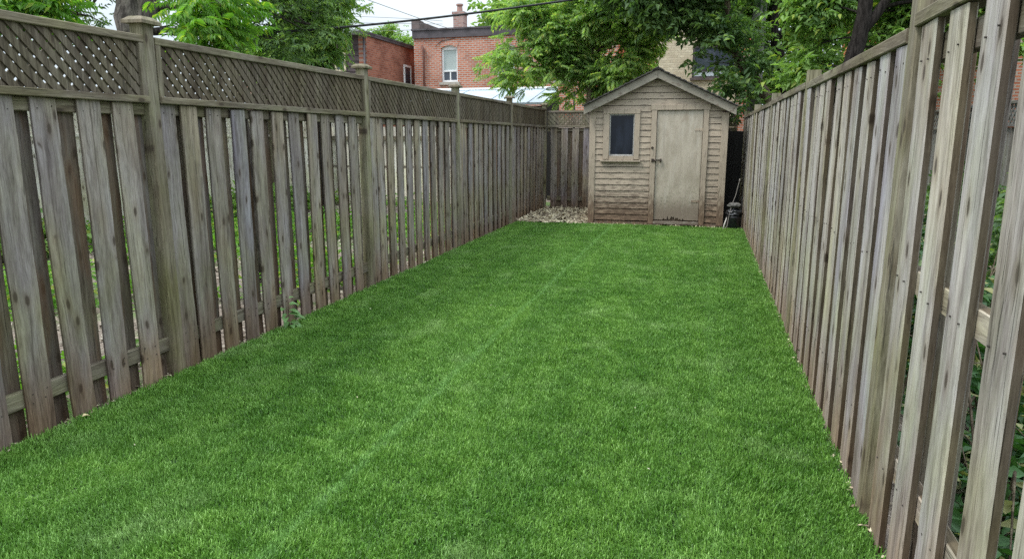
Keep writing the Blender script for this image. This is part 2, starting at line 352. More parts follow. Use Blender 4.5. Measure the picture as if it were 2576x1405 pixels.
# turf: many curled blades in small tufts spread by geometry nodes over a backing sheet
TX0, TX1, TY0, TY1 = -3.20, 0.69, 0.6, 12.16
def turf_mat(backing=False):
    s = NT('turf_backing' if backing else 'turf_blade')
    p = s.pos(); sp = s.n('ShaderNodeSeparateXYZ'); s.l(p, sp.inputs[0])
    n1 = s.noise(s.vec(p, (1.0, 0.75, 1)), 0.9, 3, 0.5); n2 = s.noise(s.vec(p, (1.2, 1.6, 1)), 4.2, 5, 0.65)
    f = s.math('ADD', s.math('MULTIPLY', s.step(n1, 0.36, 0.66), 0.40), s.math('MULTIPLY', s.step(n2, 0.38, 0.62), 0.60))
    if backing:
        s.l(s.mix(f, (0.018, 0.05, 0.010), (0.03, 0.075, 0.016)), s.b.inputs['Base Color']); s.b.inputs['Roughness'].default_value = 1.0
        return s.m
    isl = s.island()
    ca = s.mix(f, (0.034, 0.10, 0.008), (0.078, 0.20, 0.018))
    cb = s.mix(f, (0.13, 0.32, 0.040), (0.29, 0.51, 0.125))
    col = s.mix(s.math('POWER', isl, 2.2), ca, cb)
    # lengthwise pile bands and faint cross folds
    lb = s.step(s.noise(s.vec(p, (3.4, 0.3, 1)), 1.0, 3), 0.42, 0.62); cf = s.step(s.noise(s.vec(p, (0.8, 6.5, 1)), 1.0, 2), 0.5, 0.66)
    col = s.mix(s.math('MULTIPLY', lb, 0.30), col, s.mix(1.0, col, (1.55, 1.35, 1.3), 'MULTIPLY'))
    col = s.mix(s.math('MULTIPLY', cf, 0.22), col, s.mix(1.0, col, (1.5, 1.35, 1.4), 'MULTIPLY'))
    # pale patches, worn tone plus painted-in pile sheen, and the long joints of the rolls
    pw = s.step(s.noise(s.vec(p, (1, 0.8, 1)), 2.1, 5, 0.65), 0.54, 0.70, 0, 0.5)
    col = s.mix(pw, col, s.mix(isl, (0.16, 0.29, 0.07), (0.36, 0.52, 0.20)))
    for xs in (-1.47, 0.12):
        sm = s.step(s.math('ABSOLUTE', s.math('ADD', s.math('SUBTRACT', sp.outputs[0], xs), s.math('MULTIPLY', s.math('SUBTRACT', n2, 0.5), 0.12))), 0.0, 0.045, 0.5 if xs < 0 else 0.15, 0)
        col = s.mix(sm, col, (0.22, 0.42, 0.12))
    s.l(col, s.b.inputs['Base Color']); s.b.inputs['Roughness'].default_value = 0.42; s.b.inputs['Specular IOR Level'].default_value = 0.4
    tr = s.n('ShaderNodeBsdfTranslucent'); s.l(col, tr.inputs[0]); mxs = s.n('ShaderNodeMixShader'); mxs.inputs[0].default_value = 0.25
    s.l(s.b.outputs[0], mxs.inputs[1]); s.l(tr.outputs[0], mxs.inputs[2]); s.l(mxs.outputs[0], s.o.inputs[0])
    return s.m
m = MB(); m.add([(TX0, TY0, 0.004), (TX1, TY0, 0.004), (TX1, TY1, 0.004), (TX0, TY1, 0.004)], [(0, 1, 2, 3)])
tag(m.build('lawn_backing', turf_mat(True)), kind='structure', label='dark woven backing under the green turf', cat='lawn')
rt = random.Random(5); m = MB()
for i in range(22):
    r_ = 0.036 * math.sqrt(rt.random()); a_ = rt.uniform(0, 6.283); x, y = r_ * math.cos(a_), r_ * math.sin(a_)
    az = rt.uniform(0, 6.283); h = rt.uniform(0.020, 0.036); w_ = rt.uniform(0.0015, 0.0029); lean = rt.uniform(0.2, 1.3); curl = rt.uniform(-3.2, 2.6)
    dx, dy = math.cos(az), math.sin(az); px, py = -dy, dx; vs = []; X = 0; Z = 0; th = lean; n = 4
    for k in range(n + 1):
        ww = w_ * (1 - 0.75 * (k / n) ** 2)
        vs.append((x + dx * X + px * ww, y + dy * X + py * ww, Z)); vs.append((x + dx * X - px * ww, y + dy * X - py * ww, Z))
        X += math.sin(th) * h / n; Z += math.cos(th) * h / n; th += curl / n
    m.add(vs, [(2 * k, 2 * k + 1, 2 * k + 3, 2 * k + 2) for k in range(n)])
turf = m.build('lawn_grass', turf_mat(), loc=(0, 0, 0)); tag(turf, 'dense bright green artificial grass covering the yard', 'grass', kind='stuff')
ng = bpy.data.node_groups.new('turf_spread', 'GeometryNodeTree')
ng.interface.new_socket('Geometry', in_out='INPUT', socket_type='NodeSocketGeometry'); ng.interface.new_socket('Geometry', in_out='OUTPUT', socket_type='NodeSocketGeometry')
N = ng.nodes.new; Lk = ng.links.new
gi = N('NodeGroupInput'); go = N('NodeGroupOutput')
gr = N('GeometryNodeMeshGrid'); gr.inputs['Size X'].default_value = TX1 - TX0; gr.inputs['Size Y'].default_value = TY1 - TY0
gr.inputs['Vertices X'].default_value = 2; gr.inputs['Vertices Y'].default_value = 2
tf = N('GeometryNodeTransform'); tf.inputs['Translation'].default_value = ((TX0 + TX1) / 2, (TY0 + TY1) / 2, 0.004); Lk(gr.outputs[0], tf.inputs[0])
dp = N('GeometryNodeDistributePointsOnFaces'); dp.inputs['Density'].default_value = 2100; Lk(tf.outputs[0], dp.inputs['Mesh'])
ip = N('GeometryNodeInstanceOnPoints'); Lk(dp.outputs['Points'], ip.inputs['Points']); Lk(gi.outputs[0], ip.inputs['Instance'])
rv = N('FunctionNodeRandomValue'); rv.data_type = 'FLOAT_VECTOR'; rv.inputs[0].default_value = (0, 0, 0); rv.inputs[1].default_value = (0, 0, 6.283)
rs = N('FunctionNodeRandomValue'); rs.data_type = 'FLOAT'; rs.inputs[2].default_value = 0.8; rs.inputs[3].default_value = 1.25; rs.inputs['Seed'].default_value = 3
Lk(rs.outputs[1], ip.inputs['Scale'])
ps = N('GeometryNodeInputPosition'); tn = N('ShaderNodeTexNoise'); tn.inputs['Scale'].default_value = 1.6; tn.inputs['Detail'].default_value = 4; Lk(ps.outputs[0], tn.inputs['Vector'])
vm = N('ShaderNodeVectorMath'); vm.operation = 'SUBTRACT'; Lk(tn.outputs['Color'], vm.inputs[0]); vm.inputs[1].default_value = (0.46, 0.5, 0.5)
vs_ = N('ShaderNodeVectorMath'); vs_.operation = 'MULTIPLY'; Lk(vm.outputs[0], vs_.inputs[0]); vs_.inputs[1].default_value = (1.1, 1.1, 0)
e1 = N('FunctionNodeEulerToRotation'); e2 = N('FunctionNodeEulerToRotation'); rr_ = N('FunctionNodeRotateRotation'); rr_.rotation_space = 'GLOBAL'
Lk(rv.outputs[0], e1.inputs[0]); Lk(vs_.outputs[0], e2.inputs[0]); Lk(e1.outputs[0], rr_.inputs[0]); Lk(e2.outputs[0], rr_.inputs[1])
Lk(rr_.outputs[0], ip.inputs['Rotation']); Lk(ip.outputs[0], go.inputs[0])
turf.modifiers.new('spread', 'NODES').node_group = ng

# ------------------------------------------------------------------ left fence
random.seed(11)
LF = empty('wooden_fence', (-3.25, 0.9, 0), label='long weathered board fence with lattice top running down the left of the lawn', cat='fence')
LP = [0.92, 3.60, 6.39, 9.07, 11.80, 14.55]
for y in LP: post(LF, -3.252, y, 2.165)
def picket(parent, name, x, y, z0, top, w_, t, mat, nails, face, lean=0.35):
    me = board_mesh(name, w_ + random.uniform(-.004, .004), t, top - z0, [M[mat], M['nail']], rings=10, wob=0.0028, nails=nails, face=face, topcut=random.uniform(-.04, .04))
    return put(name, me, parent, (x, y, z0), (R(random.uniform(-lean, lean)), R(random.uniform(-.25, .25)), R(random.uniform(-.8, .8))))
for bi, (pa, pb) in enumerate(zip(LP[:-1], LP[1:])):
    y0, y1 = pa + 0.046, pb - 0.046
    rail_y('top_rail', LF, -3.25, 2.077, y0, y1, 0.085, 0.044, M['rail'])
    rail_y('lattice_rail', LF, -3.243, 1.732, y0, y1, 0.085, 0.040, M['rail'])
    rail_y('upper_rail', LF, -3.266, 1.676, y0, y1, 0.038, 0.068, M['rail'])
    rail_y('lower_rail', LF, -3.266, 0.215, y0, y1, 0.038, 0.09, M['rail'])
    for yy in (y0 + 0.02, y1 - 0.02):
        put('lattice_trim', board_mesh('lattice_trim', 0.038, 0.06, 0.30, [M['rail']], rings=3), LF, (-3.235, yy, 1.753))
    lattice('lattice_panel', LF, 'y', -3.235, y0 + 0.041, y1 - 0.041, 1.753, 2.054, M['lattice'])
    ys = [pa + 0.128] + [pa + 0.128 + 0.168 + 0.2475 * k for k in range(11)]
    ys = [y for y in ys if y < pb - 0.115]
    if bi == 0: ys = [2.13, 2.37, 2.615, 2.87, 3.125, 3.38]
    for y in ys:
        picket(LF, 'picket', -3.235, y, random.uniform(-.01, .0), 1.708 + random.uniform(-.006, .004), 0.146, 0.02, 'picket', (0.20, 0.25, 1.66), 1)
    rys = [(ys[k] + ys[k + 1]) / 2 for k in range(len(ys) - 1)] + [ys[-1] + 0.12]
    for y in rys:
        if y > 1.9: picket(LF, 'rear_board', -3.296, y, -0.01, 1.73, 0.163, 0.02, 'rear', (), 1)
# back fence between the left fence and the shed
BF = empty('wooden_fence', (-2.7, 14.6, 0), label='short grey board fence with lattice top closing the corner left of the shed', cat='fence')
bx0, bx1 = -3.19, 0.62
rail_x('top_rail', BF, 14.6, 2.04, bx0, bx1, 0.07, 0.044, M['rail']); rail_x('lattice_rail', BF, 14.59, 1.735, bx0, bx1, 0.07, 0.04, M['rail'])
rail_x('upper_rail', BF, 14.62, 1.67, bx0, bx1, 0.038, 0.07, M['rail']); rail_x('lower_rail', BF, 14.62, 0.24, bx0, bx1, 0.038, 0.09, M['rail'])
post(BF, -1.0, 14.62, 2.1, cap=False)
lattice('lattice_panel', BF, 'x', 14.59, bx0, bx1, 1.756, 2.017, M['rail'], pitch=0.095, wdt=0.050, side=-1)
k = 0; x = -3.05
while x < 0.6:
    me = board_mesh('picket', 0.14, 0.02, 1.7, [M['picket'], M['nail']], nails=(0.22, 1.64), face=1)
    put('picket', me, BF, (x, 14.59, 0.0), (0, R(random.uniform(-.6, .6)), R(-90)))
    me = board_mesh('rear_board', 0.14, 0.02, 1.7, [M['rear'], M['nail']])
    put('rear_board', me, BF, (x + 0.115, 14.65, 0.0), (0, 0, R(-90)))
    x += 0.232

# ------------------------------------------------------------------ right fence
RF = empty('wooden_fence', (0.73, 0.9, 0), label='tall weathered board fence without lattice running down the right of the lawn', cat='fence')
RP = [0.15, 2.885, 5.60, 8.34, 11.08, 13.82]
for y in RP: post(RF, 0.738, y, 1.985 if y > 3 else 2.05, cap=False)
for bi, (pa, pb) in enumerate(zip(RP[:-1], RP[1:])):
    y0, y1 = pa + 0.046, pb - 0.046; dz = 0.035 if bi == 0 else random.uniform(-.006, .006)
    rail_y('top_rail', RF, 0.737, 1.878 + dz, y0, y1, 0.095, 0.05, M['rail'])
    rail_y('upper_rail', RF, 0.749, 1.765 + dz, y0, y1, 0.038, 0.09, M['rail'])
    rail_y('middle_rail', RF, 0.749, 1.02, y0, y1, 0.038, 0.085, M['picket_pale'])
    rail_y('lower_rail', RF, 0.749, 0.33, y0, y1, 0.038, 0.09, M['picket_pale'])
    if bi == 0: ys = [0.98, 1.26, 1.54, 1.83, 2.125, 2.41, 2.69]
    else: ys = [pa + 0.13 + 0.268 * k for k in range(10)]
    ys = [y for y in ys if y < pb - 0.11]
    for y in ys:
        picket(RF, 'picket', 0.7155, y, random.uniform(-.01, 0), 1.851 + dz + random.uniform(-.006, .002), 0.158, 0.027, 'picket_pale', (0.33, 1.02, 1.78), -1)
    for k in range(len(ys)):
        yy = ys[k] + 0.134
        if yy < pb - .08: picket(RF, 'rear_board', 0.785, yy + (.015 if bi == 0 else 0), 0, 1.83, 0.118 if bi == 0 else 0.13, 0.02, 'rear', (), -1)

# ------------------------------------------------------------------ shed
def paint_mat(name, base, peel=0.5, dirt=1.0, streak=(1.2, 1.2, 9)):
    s = NT(name); p = s.obj(); n1 = s.noise(s.vec(p, streak), 6, 5, 0.65); n2 = s.noise(p, 1.6, 3); n3 = s.noise(s.vec(p, streak), 22, 3)
    col = s.mix(s.step(n2, 0.3, 0.7), tuple(c * 0.86 for c in base), tuple(c * 1.08 for c in base))
    col = s.mix(s.step(n3, 0.4, 0.75, 0, 0.35), col, s.mix(1.0, col, (0.72, 0.68, 0.62), 'MULTIPLY'))
    zz = s.z(); low = s.step(zz, 0.15, 1.05, 1, 0)
    pl = s.math('MULTIPLY', s.step(s.math('ADD', n1, s.math('MULTIPLY', low, 0.12)), 0.565, 0.60), peel)
    col = s.mix(pl, col, s.mix(n3, (0.10, 0.075, 0.055), (0.20, 0.16, 0.125)))
    dn = s.step(s.math('ADD', zz, s.math('MULTIPLY', n1, -0.7)), -0.2, 0.35, 0.85 * dirt, 0)
    col = s.mix(dn, col, s.mix(1.0, col, (0.50, 0.38, 0.30), 'MULTIPLY'))
    s.l(col, s.b.inputs['Base Color']); s.b.inputs['Roughness'].default_value = 0.75; s.b.inputs['Specular IOR Level'].default_value = 0.3
    s.bump(n1, 0.3, 0.006); return s.m
def door_mat():
    s = NT('stained_door_paint'); p = s.obj(); zz = s.z()
    n1 = s.noise(s.vec(p, (3, 3, 1)), 2.2, 5, 0.65); n2 = s.noise(p, 26, 4, 0.7); n3 = s.noise(s.vec(p, (14, 14, 1.6)), 1.0, 4)
    col = s.mix(s.step(n1, 0.35, 0.65), (0.31, 0.264, 0.20), (0.415, 0.36, 0.285))
    col = s.mix(s.step(n3, 0.5, 0.72, 0, 0.35), col, (0.46, 0.425, 0.365))
    col = s.mix(s.step(s.noise(s.vec(p, (22, 22, 1.1)), 1.0, 3), 0.56, 0.70, 0, 0.32), col, (0.22, 0.18, 0.135))
    lo = s.math('ADD', zz, s.math('MULTIPLY', n1, -0.5))
    sp = s.math('MULTIPLY', s.step(n2, 0.53, 0.62), s.step(zz, 0.25, 1.0, 0.8, 0.0))
    col = s.mix(sp, col, (0.17, 0.165, 0.11))
    col = s.mix(s.step(lo, 0.0, 0.32, 0.85, 0), col, (0.17, 0.13, 0.095))
    rs_ = s.math('MULTIPLY', s.step(s.noise(p, 5, 4), 0.56, 0.68), s.step(zz, 0.6, 1.5, 0.0, 0.25))
    col = s.mix(rs_, col, (0.22, 0.15, 0.10))
    s.l(col, s.b.inputs['Base Color']); s.b.inputs['Roughness'].default_value = 0.6; s.bump(n2, 0.12, 0.005); return s.m
M['siding'] = paint_mat('peeling_beige_siding_paint', (0.375, 0.308, 0.235), 0.8)
M['trim'] = paint_mat('worn_beige_trim_paint', (0.375, 0.308, 0.235), 0.55, streak=(6, 6, 1.2))
M['fascia'] = paint_mat('worn_grey_fascia_paint', (0.25, 0.225, 0.18), 0.9, 0, streak=(1.5, 1.5, 4))
M['door'] = door_mat()
M['shingle'] = plain('dark_shingles', (0.055, 0.05, 0.045), 0.9, var=0.5, scale=18, bump=0.6)
M['black'] = plain('black_open_side_shade', (0.012, 0.011, 0.010), 0.95)
g = NT('dark_window_glass'); nn = g.noise(g.vec(g.obj(), (6, 6, 1.5)), 1.6, 4)
g.l(g.mix(g.step(nn, 0.35, 0.7), (0.005, 0.007, 0.013), (0.012, 0.016, 0.027)), g.b.inputs['Base Color']); g.b.inputs['Roughness'].default_value = 0.1
g.b.inputs['Specular IOR Level'].default_value = 0.3; M['glass'] = g.m
SX0, SX1, SY, SYB = -1.93, 0.365, 12.33, 14.40
PX, PZ, SL = -0.80, 2.60, 0.475
SH = empty('garden_shed', ((SX0 + SX1) / 2, SY, 0), label='small beige wooden shed with gabled roof and peeling siding at the end of the lawn', cat='shed')
def rz(x): return PZ - abs(x - PX) * SL       # underside of the roof
# inner box of the shed, behind the siding
m = MB(); m.prism([(SX0 + .02, 0.02), (SX1 - .02, 0.02), (SX1 - .02, rz(SX1) - 0.03), (PX, PZ - 0.03), (SX0 + .02, rz(SX0) - 0.03)], SY + 0.03, SYB)
m.build('wall_core', M['rear'], SH)
DX0, DX1 = -0.785, -0.035
openings = [(-1.70, -1.075, 1.12, 1.985), (-0.885, 0.065, 0.0, 2.055)]
m = MB(); rv_ = 0.1035; z = 0.075; row = 0
rs2 = random.Random(3)
while z < 2.6:
    segs = [(SX0 + 0.095, SX1 - 0.095)] if z < 1.90 else []
    zt = z + rv_
    if not segs:
        hw = (PZ - z - 0.02) / SL; hw2 = (PZ - zt - 0.02) / SL
        segs = [(max(SX0 + 0.0, PX - hw), min(SX1, PX + hw))]
    for (ox0, ox1, oz0, oz1) in openings:
        if z < oz1 - 0.06 and zt > oz0 + 0.03:
            segs = [q for (a_, b_) in segs for q in ((a_, min(b_, ox0)), (max(a_, ox1), b_)) if q[1] - q[0] > 0.02]
    for (a_, b_) in segs:
        n = max(2, int((b_ - a_) / 0.12)); vs = []
        for i in range(n + 1):
            x = a_ + (b_ - a_) * i / n; j = rs2.uniform(-.0025, .0025) * (1.5 if z < .5 else 1); yo = rs2.uniform(-.003, .001)
            tz = zt - 0.002
            tz = min(tz, rz(x) - 0.005)
            bz = min(z + j, tz - 0.001)
            vs += [(x, SY - 0.019 + yo, bz + .008), (x, SY + 0.026, bz + .010), (x, SY - 0.010, max(tz, bz + .0085))]
        fs = []
        for i in range(n):
            k = 3 * i; fs += [(k, k + 3, k + 5, k + 2), (k + 1, k + 4, k + 3, k)]
        fs += [(0, 2, 1), (3 * n, 3 * n + 1, 3 * n + 2)]
        m.add(vs, fs)
    z += rv_
m.build('siding', M['siding'], SH)
# side and rear walls of lapped boards
m = MB()
for xs, sg in ((SX0, -1), (SX1, 1)):
    z = 0.075
    while z < 1.9:
        m.add([(xs + sg * 0.012, SY + .03, z), (xs + sg * 0.012, SYB, z), (xs - sg * 0.02, SYB, z), (xs - sg * 0.02, SY + .03, z),
               (xs - sg * .01, SY + .03, z + rv_ + .01), (xs - sg * .01, SYB, z + rv_ + .01)],
              [(0, 1, 5, 4) if sg > 0 else (1, 0, 4, 5), (0, 3, 2, 1) if sg > 0 else (1, 2, 3, 0)])
        z += rv_
m.build('side_siding', M['siding'], SH)
def trimbox(name, x0, x1, y0, y1, z0, z1, mat='trim', parent=SH, bev=0.003):
    m = MB(); m.box(x0, x1, y0, y1, z0, z1); return m.build(name, M[mat], parent, loc=((x0 + x1) / 2, y0, z0), bevel=bev)
trimbox('corner_board', SX0 - 0.01, SX0 + 0.095, SY - 0.034, SY + 0.03, 0.0, 1.94)
trimbox('corner_board', SX1 - 0.10, SX1 + 0.012, SY - 0.034, SY + 0.03, 0.03, 1.92)
# door: frame, jagged rotten lower edge, hasp
fr = trimbox('door_frame', -0.882, -0.792, SY - 0.042, SY + 0.02, 0.03, 1.962)
trimbox('jamb', -0.028, 0.062, SY - 0.043, SY + 0.02, 0.03, 1.962, parent=fr)
trimbox('header', -0.895, 0.075, SY - 0.047, SY + 0.02, 1.964, 2.052, parent=fr)
trimbox('threshold', -0.790, -0.030, SY - 0.05, SY + 0.03, 0.035, 0.085, parent=fr, mat='fascia')
rj = random.Random(8); pts = []
x = DX0
edge = []
while x < DX1:
    t = (x - DX0) / (DX1 - DX0); zb = 0.108
    if 0.22 < t < 0.72: zb += rj.choice([0.0, 0.01, 0.03, 0.05, 0.022]) * (1.3 if 0.3 < t < 0.6 else 0.6)
    edge.append((x, zb + rj.uniform(0, .004))); x += rj.uniform(0.012, 0.022)
edge.append((DX1, 0.110))
m = MB(); n = len(edge); vs = []
for (x, zb) in edge: vs += [(x, SY - 0.012, zb), (x, SY - 0.012, 1.955), (x, SY + 0.018, zb), (x, SY + 0.018, 1.955)]
fs = []
for i in range(n - 1):
    k = 4 * i; fs += [(k, k + 4, k + 5, k + 1), (k + 2, k + 3, k + 7, k + 6), (k, k + 2, k + 6, k + 4), (k + 1, k + 5, k + 7, k + 3)]
fs += [(0, 1, 3, 2), (4 * n - 4, 4 * n - 2, 4 * n - 1, 4 * n - 3)]
m.add(vs, fs); dr = m.build('door', M['door'], SH, loc=((DX0 + DX1) / 2, SY, 0.1)); dr['label'] = 'scuffed beige door rotted along its lower edge'
m = MB(); m.box(-0.86, -0.815, SY - 0.056, SY - 0.043, 1.10, 1.155); m.box(-0.815, -0.70, SY - 0.062, SY - 0.050, 1.118, 1.142); m.box(-0.72, -0.69, SY - 0.052, SY - 0.010, 1.10, 1.155)
m.tube([(-0.79, SY - 0.07, 1.135), (-0.79, SY - 0.085, 1.12), (-0.79, SY - 0.07, 1.10)], [0.006] * 3, 6)
M['rustmetal'] = plain('rusted_hasp_metal', (0.06, 0.045, 0.035), 0.6, 0.5, var=0.5, scale=60)
m.build('latch', M['rustmetal'], dr, bevel=0.002)
m = MB(); m.tube([(-0.85, SY - 0.042, 1.34), (-0.85, SY - 0.060, 1.34)], [0.022, 0.016], 10); m.build('lock', M['rustmetal'], fr, smooth=True)
for zh in (0.42, 1.62):
    m = MB(); m.box(-0.16, -0.040, SY - 0.018, SY - 0.0125, zh, zh + 0.035)
    m.tube([(-0.0355, SY - 0.020, zh - .01), (-0.0355, SY - 0.020, zh + .045)], [.006, .006], 6); m.build('hinge', M['trim'], dr)
# window
wf = trimbox('window_frame', -1.70, -1.595, SY - 0.042, SY + 0.02, 1.14, 1.905)
trimbox('side_casing', -1.165, -1.075, SY - 0.042, SY + 0.02, 1.14, 1.905, parent=wf)
trimbox('head_casing', -1.705, -1.070, SY - 0.045, SY + 0.02, 1.907, 1.985, parent=wf)
trimbox('sill', -1.735, -1.045, SY - 0.075, SY + 0.02, 1.098, 1.128, parent=wf)
trimbox('bottom_casing', -1.593, -1.167, SY - 0.040, SY + 0.02, 1.130, 1.195, parent=wf)
m = MB(); m.box(-1.593, -1.575, SY - 0.012, SY + .02, 1.197, 1.905); m.box(-1.185, -1.167, SY - 0.012, SY + .02, 1.197, 1.905)
m.box(-1.574, -1.186, SY - 0.012, SY + .02, 1.197, 1.222); m.box(-1.574, -1.186, SY - 0.012, SY + .02, 1.884, 1.905)
m.build('sash', plain('grey_sash_paint', (.36, .35, .33), .6, var=.2), wf, bevel=0.002)
m = MB(); m.box(-1.574, -1.186, SY + 0.003, SY + 0.012, 1.222, 1.884); m.build('pane', M['glass'], wf)
# roof
m = MB(); RY0, RY1, th = SY - 0.16, SYB + 0.15, 0.03
xl, xr = -2.02, 0.475
def slab(m, z_off, t, x_l, x_r, y0, y1):
    pl, pr = rz(x_l) + z_off, rz(x_r) + z_off; pk = PZ + z_off
    m.prism([(x_l, pl), (PX, pk), (PX, pk + t), (x_l, pl + t)], y0, y1); m.prism([(PX, pk), (x_r, pr), (x_r, pr + t), (PX, pk + t)], y0, y1)
slab(m, 0.0, 0.02, xl, xr, RY0 + .027, RY1)
rf = m.build('roof', M['trim'], SH)
m = MB()
ns = 14
for sg, xe in ((-1, xl - 0.02), (1, xr + 0.02)):
    for i in range(ns):
        xa = PX + (xe - PX) * i / ns; xb = PX + (xe - PX) * (i + 1) / ns + sg * 0.01
        lift = 0.010
        za, zb = rz(xa) + 0.022, rz(xb) + 0.022 + lift
        q = [(xa, za), (xb, zb), (xb, zb + .022), (xa, za + .016)]
        if sg < 0: q = q[::-1]
        m.prism(q, RY0 - 0.045 + random.uniform(-.012, .012), RY1 + 0.02)
m.prism([(PX - .09, PZ + .005), (PX, PZ + .046), (PX + .09, PZ + .005), (PX + .09, PZ + .015), (PX, PZ + .06), (PX - .09, PZ + .015)][::1], RY0 - .05, RY1 + .02)
m.build('shingles', M['shingle'], rf)
m = MB(); fw = 0.155
m.prism([(xl - .01, rz(xl - .01) - fw + .035), (PX, PZ - fw + .035), (PX, PZ + .018), (xl - .01, rz(xl - .01) + .018)][::1], RY0, RY0 + 0.025)
m.build('fascia', M['fascia'], rf, loc=(xl, RY0, 2.0), bevel=0.003)
m = MB()
m.prism([(PX + .002, PZ - fw + .035), (xr + .01, rz(xr + .01) - fw + .035), (xr + .01, rz(xr + .01) + .018), (PX + .002, PZ + .018)], RY0, RY0 + 0.025)
m.build('fascia', M['fascia'], rf, loc=(xr, RY0, 2.0), bevel=0.003)
# sill plate and loose strip at the foot
for xa_, xb_ in ((SX0 + .1, -0.885), (0.065, SX1 - .1)):
    m = MB(); m.box(xa_, xb_, SY - 0.02, SY + 0.02, 0.0, 0.06); m.build('foundation_board', M['rear'], SH)

# ------------------------------------------------------------------ things beside the shed
random.seed(5)
m = MB(); n = 14; prof = [(0.0, 0.0), (0.10, 0.0), (0.115, 0.02), (0.125, 0.20), (0.13, 0.22), (0.118, 0.23), (0.11, 0.10), (0.0, 0.05)]
vs = []; bx, by = 0.545, 12.16
for (r_, z) in prof: vs += [(bx + max(r_, .002) * math.cos(6.283 * k / n), by + max(r_, .002) * math.sin(6.283 * k / n), z) for k in range(n)]
m.add(vs, [(i * n + k, i * n + (k + 1) % n, (i + 1) * n + (k + 1) % n, (i + 1) * n + k) for i in range(len(prof) - 1) for k in range(n)])
M['plastic'] = plain('black_plastic', (0.012, 0.012, 0.014), 0.35, var=0.3, scale=14, spec=0.6)
tag(m.build('plant_pot', M['plastic'], smooth=True), 'black plastic pot in the gap between the shed and the right fence', 'pot')
def lump(name, c, r, mat, sq=(1, 1, 1), amp=0.12, sc_=6, parent=None):
    bm = bmesh.new(); bmesh.ops.create_icosphere(bm, subdivisions=4, radius=1)
    for v in bm.verts:
        d = 1 + amp * mnoise.noise(v.co * sc_ * 0.4 + Vector(c)) * 2 + amp * .4 * mnoise.noise(v.co * sc_ + Vector(c))
        v.co = Vector((v.co.x * r * sq[0], v.co.y * r * sq[1], v.co.z * r * sq[2])) * d
    me = bpy.data.meshes.new(name); bm.to_mesh(me); bm.free(); me.materials.append(mat)
    me.polygons.foreach_set('use_smooth', [True] * len(me.polygons)); return put(name, me, parent, c)
tag(lump('plastic_bag', (0.545, 12.16, 0.275), 0.125, M['plastic'], (1, 1, .72), 0.16, 7), 'crumpled black plastic bag sitting in the black pot beside the shed', 'bag')
tag(lump('stone', (0.54, 12.15, 0.405), 0.10, plain('pale_grey_stone', (0.11, 0.105, 0.097), 0.95, var=0.35, scale=16, bump=.5), (1.1, 1, .48), 0.1, 5), 'pale grey stone lying on top of the black bag beside the shed', 'stone')
m = MB(); m.tube([(0.385, 11.99, 0.0), (0.44, 12.03, 0.06), (0.465, 12.05, 0.25), (0.50, 12.10, 0.42), (0.55, 12.15, 0.56), (0.60, 12.2, 0.80), (0.605, 12.2, 0.84)], [0.006, .006, .006, .006, .005, .007, .012], 6)
tag(m.build('stick', plain('grey_dry_stick', (0.22, 0.20, 0.18), 0.9), smooth=True), 'thin bent grey stick leaning beside the black pot', 'stick')
m = MB(); m.tube([(0.375, 12.02, 0.0), (0.40, 12.06, 0.10), (0.43, 12.1, 0.20)], [0.010, .012, .009], 6)
tag(m.build('stick', plain('pale_short_stick', (0.42, 0.40, 0.36), 0.9), smooth=True), 'short pale stick lying at the foot of the shed corner', 'stick')
m = MB(); m.box(0.39, 0.655, 13.0, 13.04, 0.0, 1.62)  # faint dark upright, added in black to stand in for the gap's shade
tag(m.build('board', plain('black_gap_shade_board', (0.014, 0.013, 0.012), 0.95), bevel=0.004), 'dark upright board added to blacken the narrow gap beside the shed', 'board')

# ------------------------------------------------------------------ fast mesh for leaves and chips
def mesh_np(name, V, T, mat, parent=None, loc=(0, 0, 0)):
    V = np.asarray(V, np.float32); T = np.asarray(T, np.int32); me = bpy.data.meshes.new(name)
    me.vertices.add(len(V)); me.vertices.foreach_set('co', (V - np.array(loc, np.float32)).ravel())
    k = T.shape[1]; me.loops.add(T.size); me.loops.foreach_set('vertex_index', T.ravel())
    me.polygons.add(len(T)); me.polygons.foreach_set('loop_start', np.arange(len(T), dtype=np.int32) * k)
    try: me.polygons.foreach_set('loop_total', np.full(len(T), k, np.int32))
    except Exception: pass
    me.materials.append(mat); me.update(calc_edges=True)
    o = bpy.data.objects.new(name, me); COL.objects.link(o)
    if parent is not None: o.parent = parent; o.location = Vector(loc) - wloc(parent)
    else: o.location = loc
    return o
def leaf_quad(base, d, up, L, W, fold=0.25, droop=0.25):
    """a pointed leaf: 6 verts, 4 triangles"""
    d = d / np.linalg.norm(d); s = np.cross(d, up); s /= (np.linalg.norm(s) + 1e-9); u = np.cross(s, d)
    m1 = base + d * L * 0.38; m2 = base + d * L * 0.72 - u * L * droop * .35; t = base + d * L - u * L * droop
    V = [base, m1 + s * W / 2 + u * W * fold, m1 - s * W / 2 + u * W * fold, m1, m2 + s * W * .36 + u * W * fold * .5, m2 - s * W * .36 + u * W * fold * .5, m2, t]
    return V, [(0, 1, 3), (0, 3, 2), (1, 4, 6), (1, 6, 3), (3, 6, 5), (3, 5, 2), (4, 7, 6), (6, 7, 5)]
def leaf_lo(base, d, up, L, W, fold=0.3, droop=0.25):
    d = d / np.linalg.norm(d); s = np.cross(d, up); s /= (np.linalg.norm(s) + 1e-9); u = np.cross(s, d)
    m1 = base + d * L * 0.45
    return [base, m1 + s * W / 2 + u * W * fold, base + d * L - u * L * droop, m1 - s * W / 2 + u * W * fold], [(0, 1, 2), (0, 2, 3)]
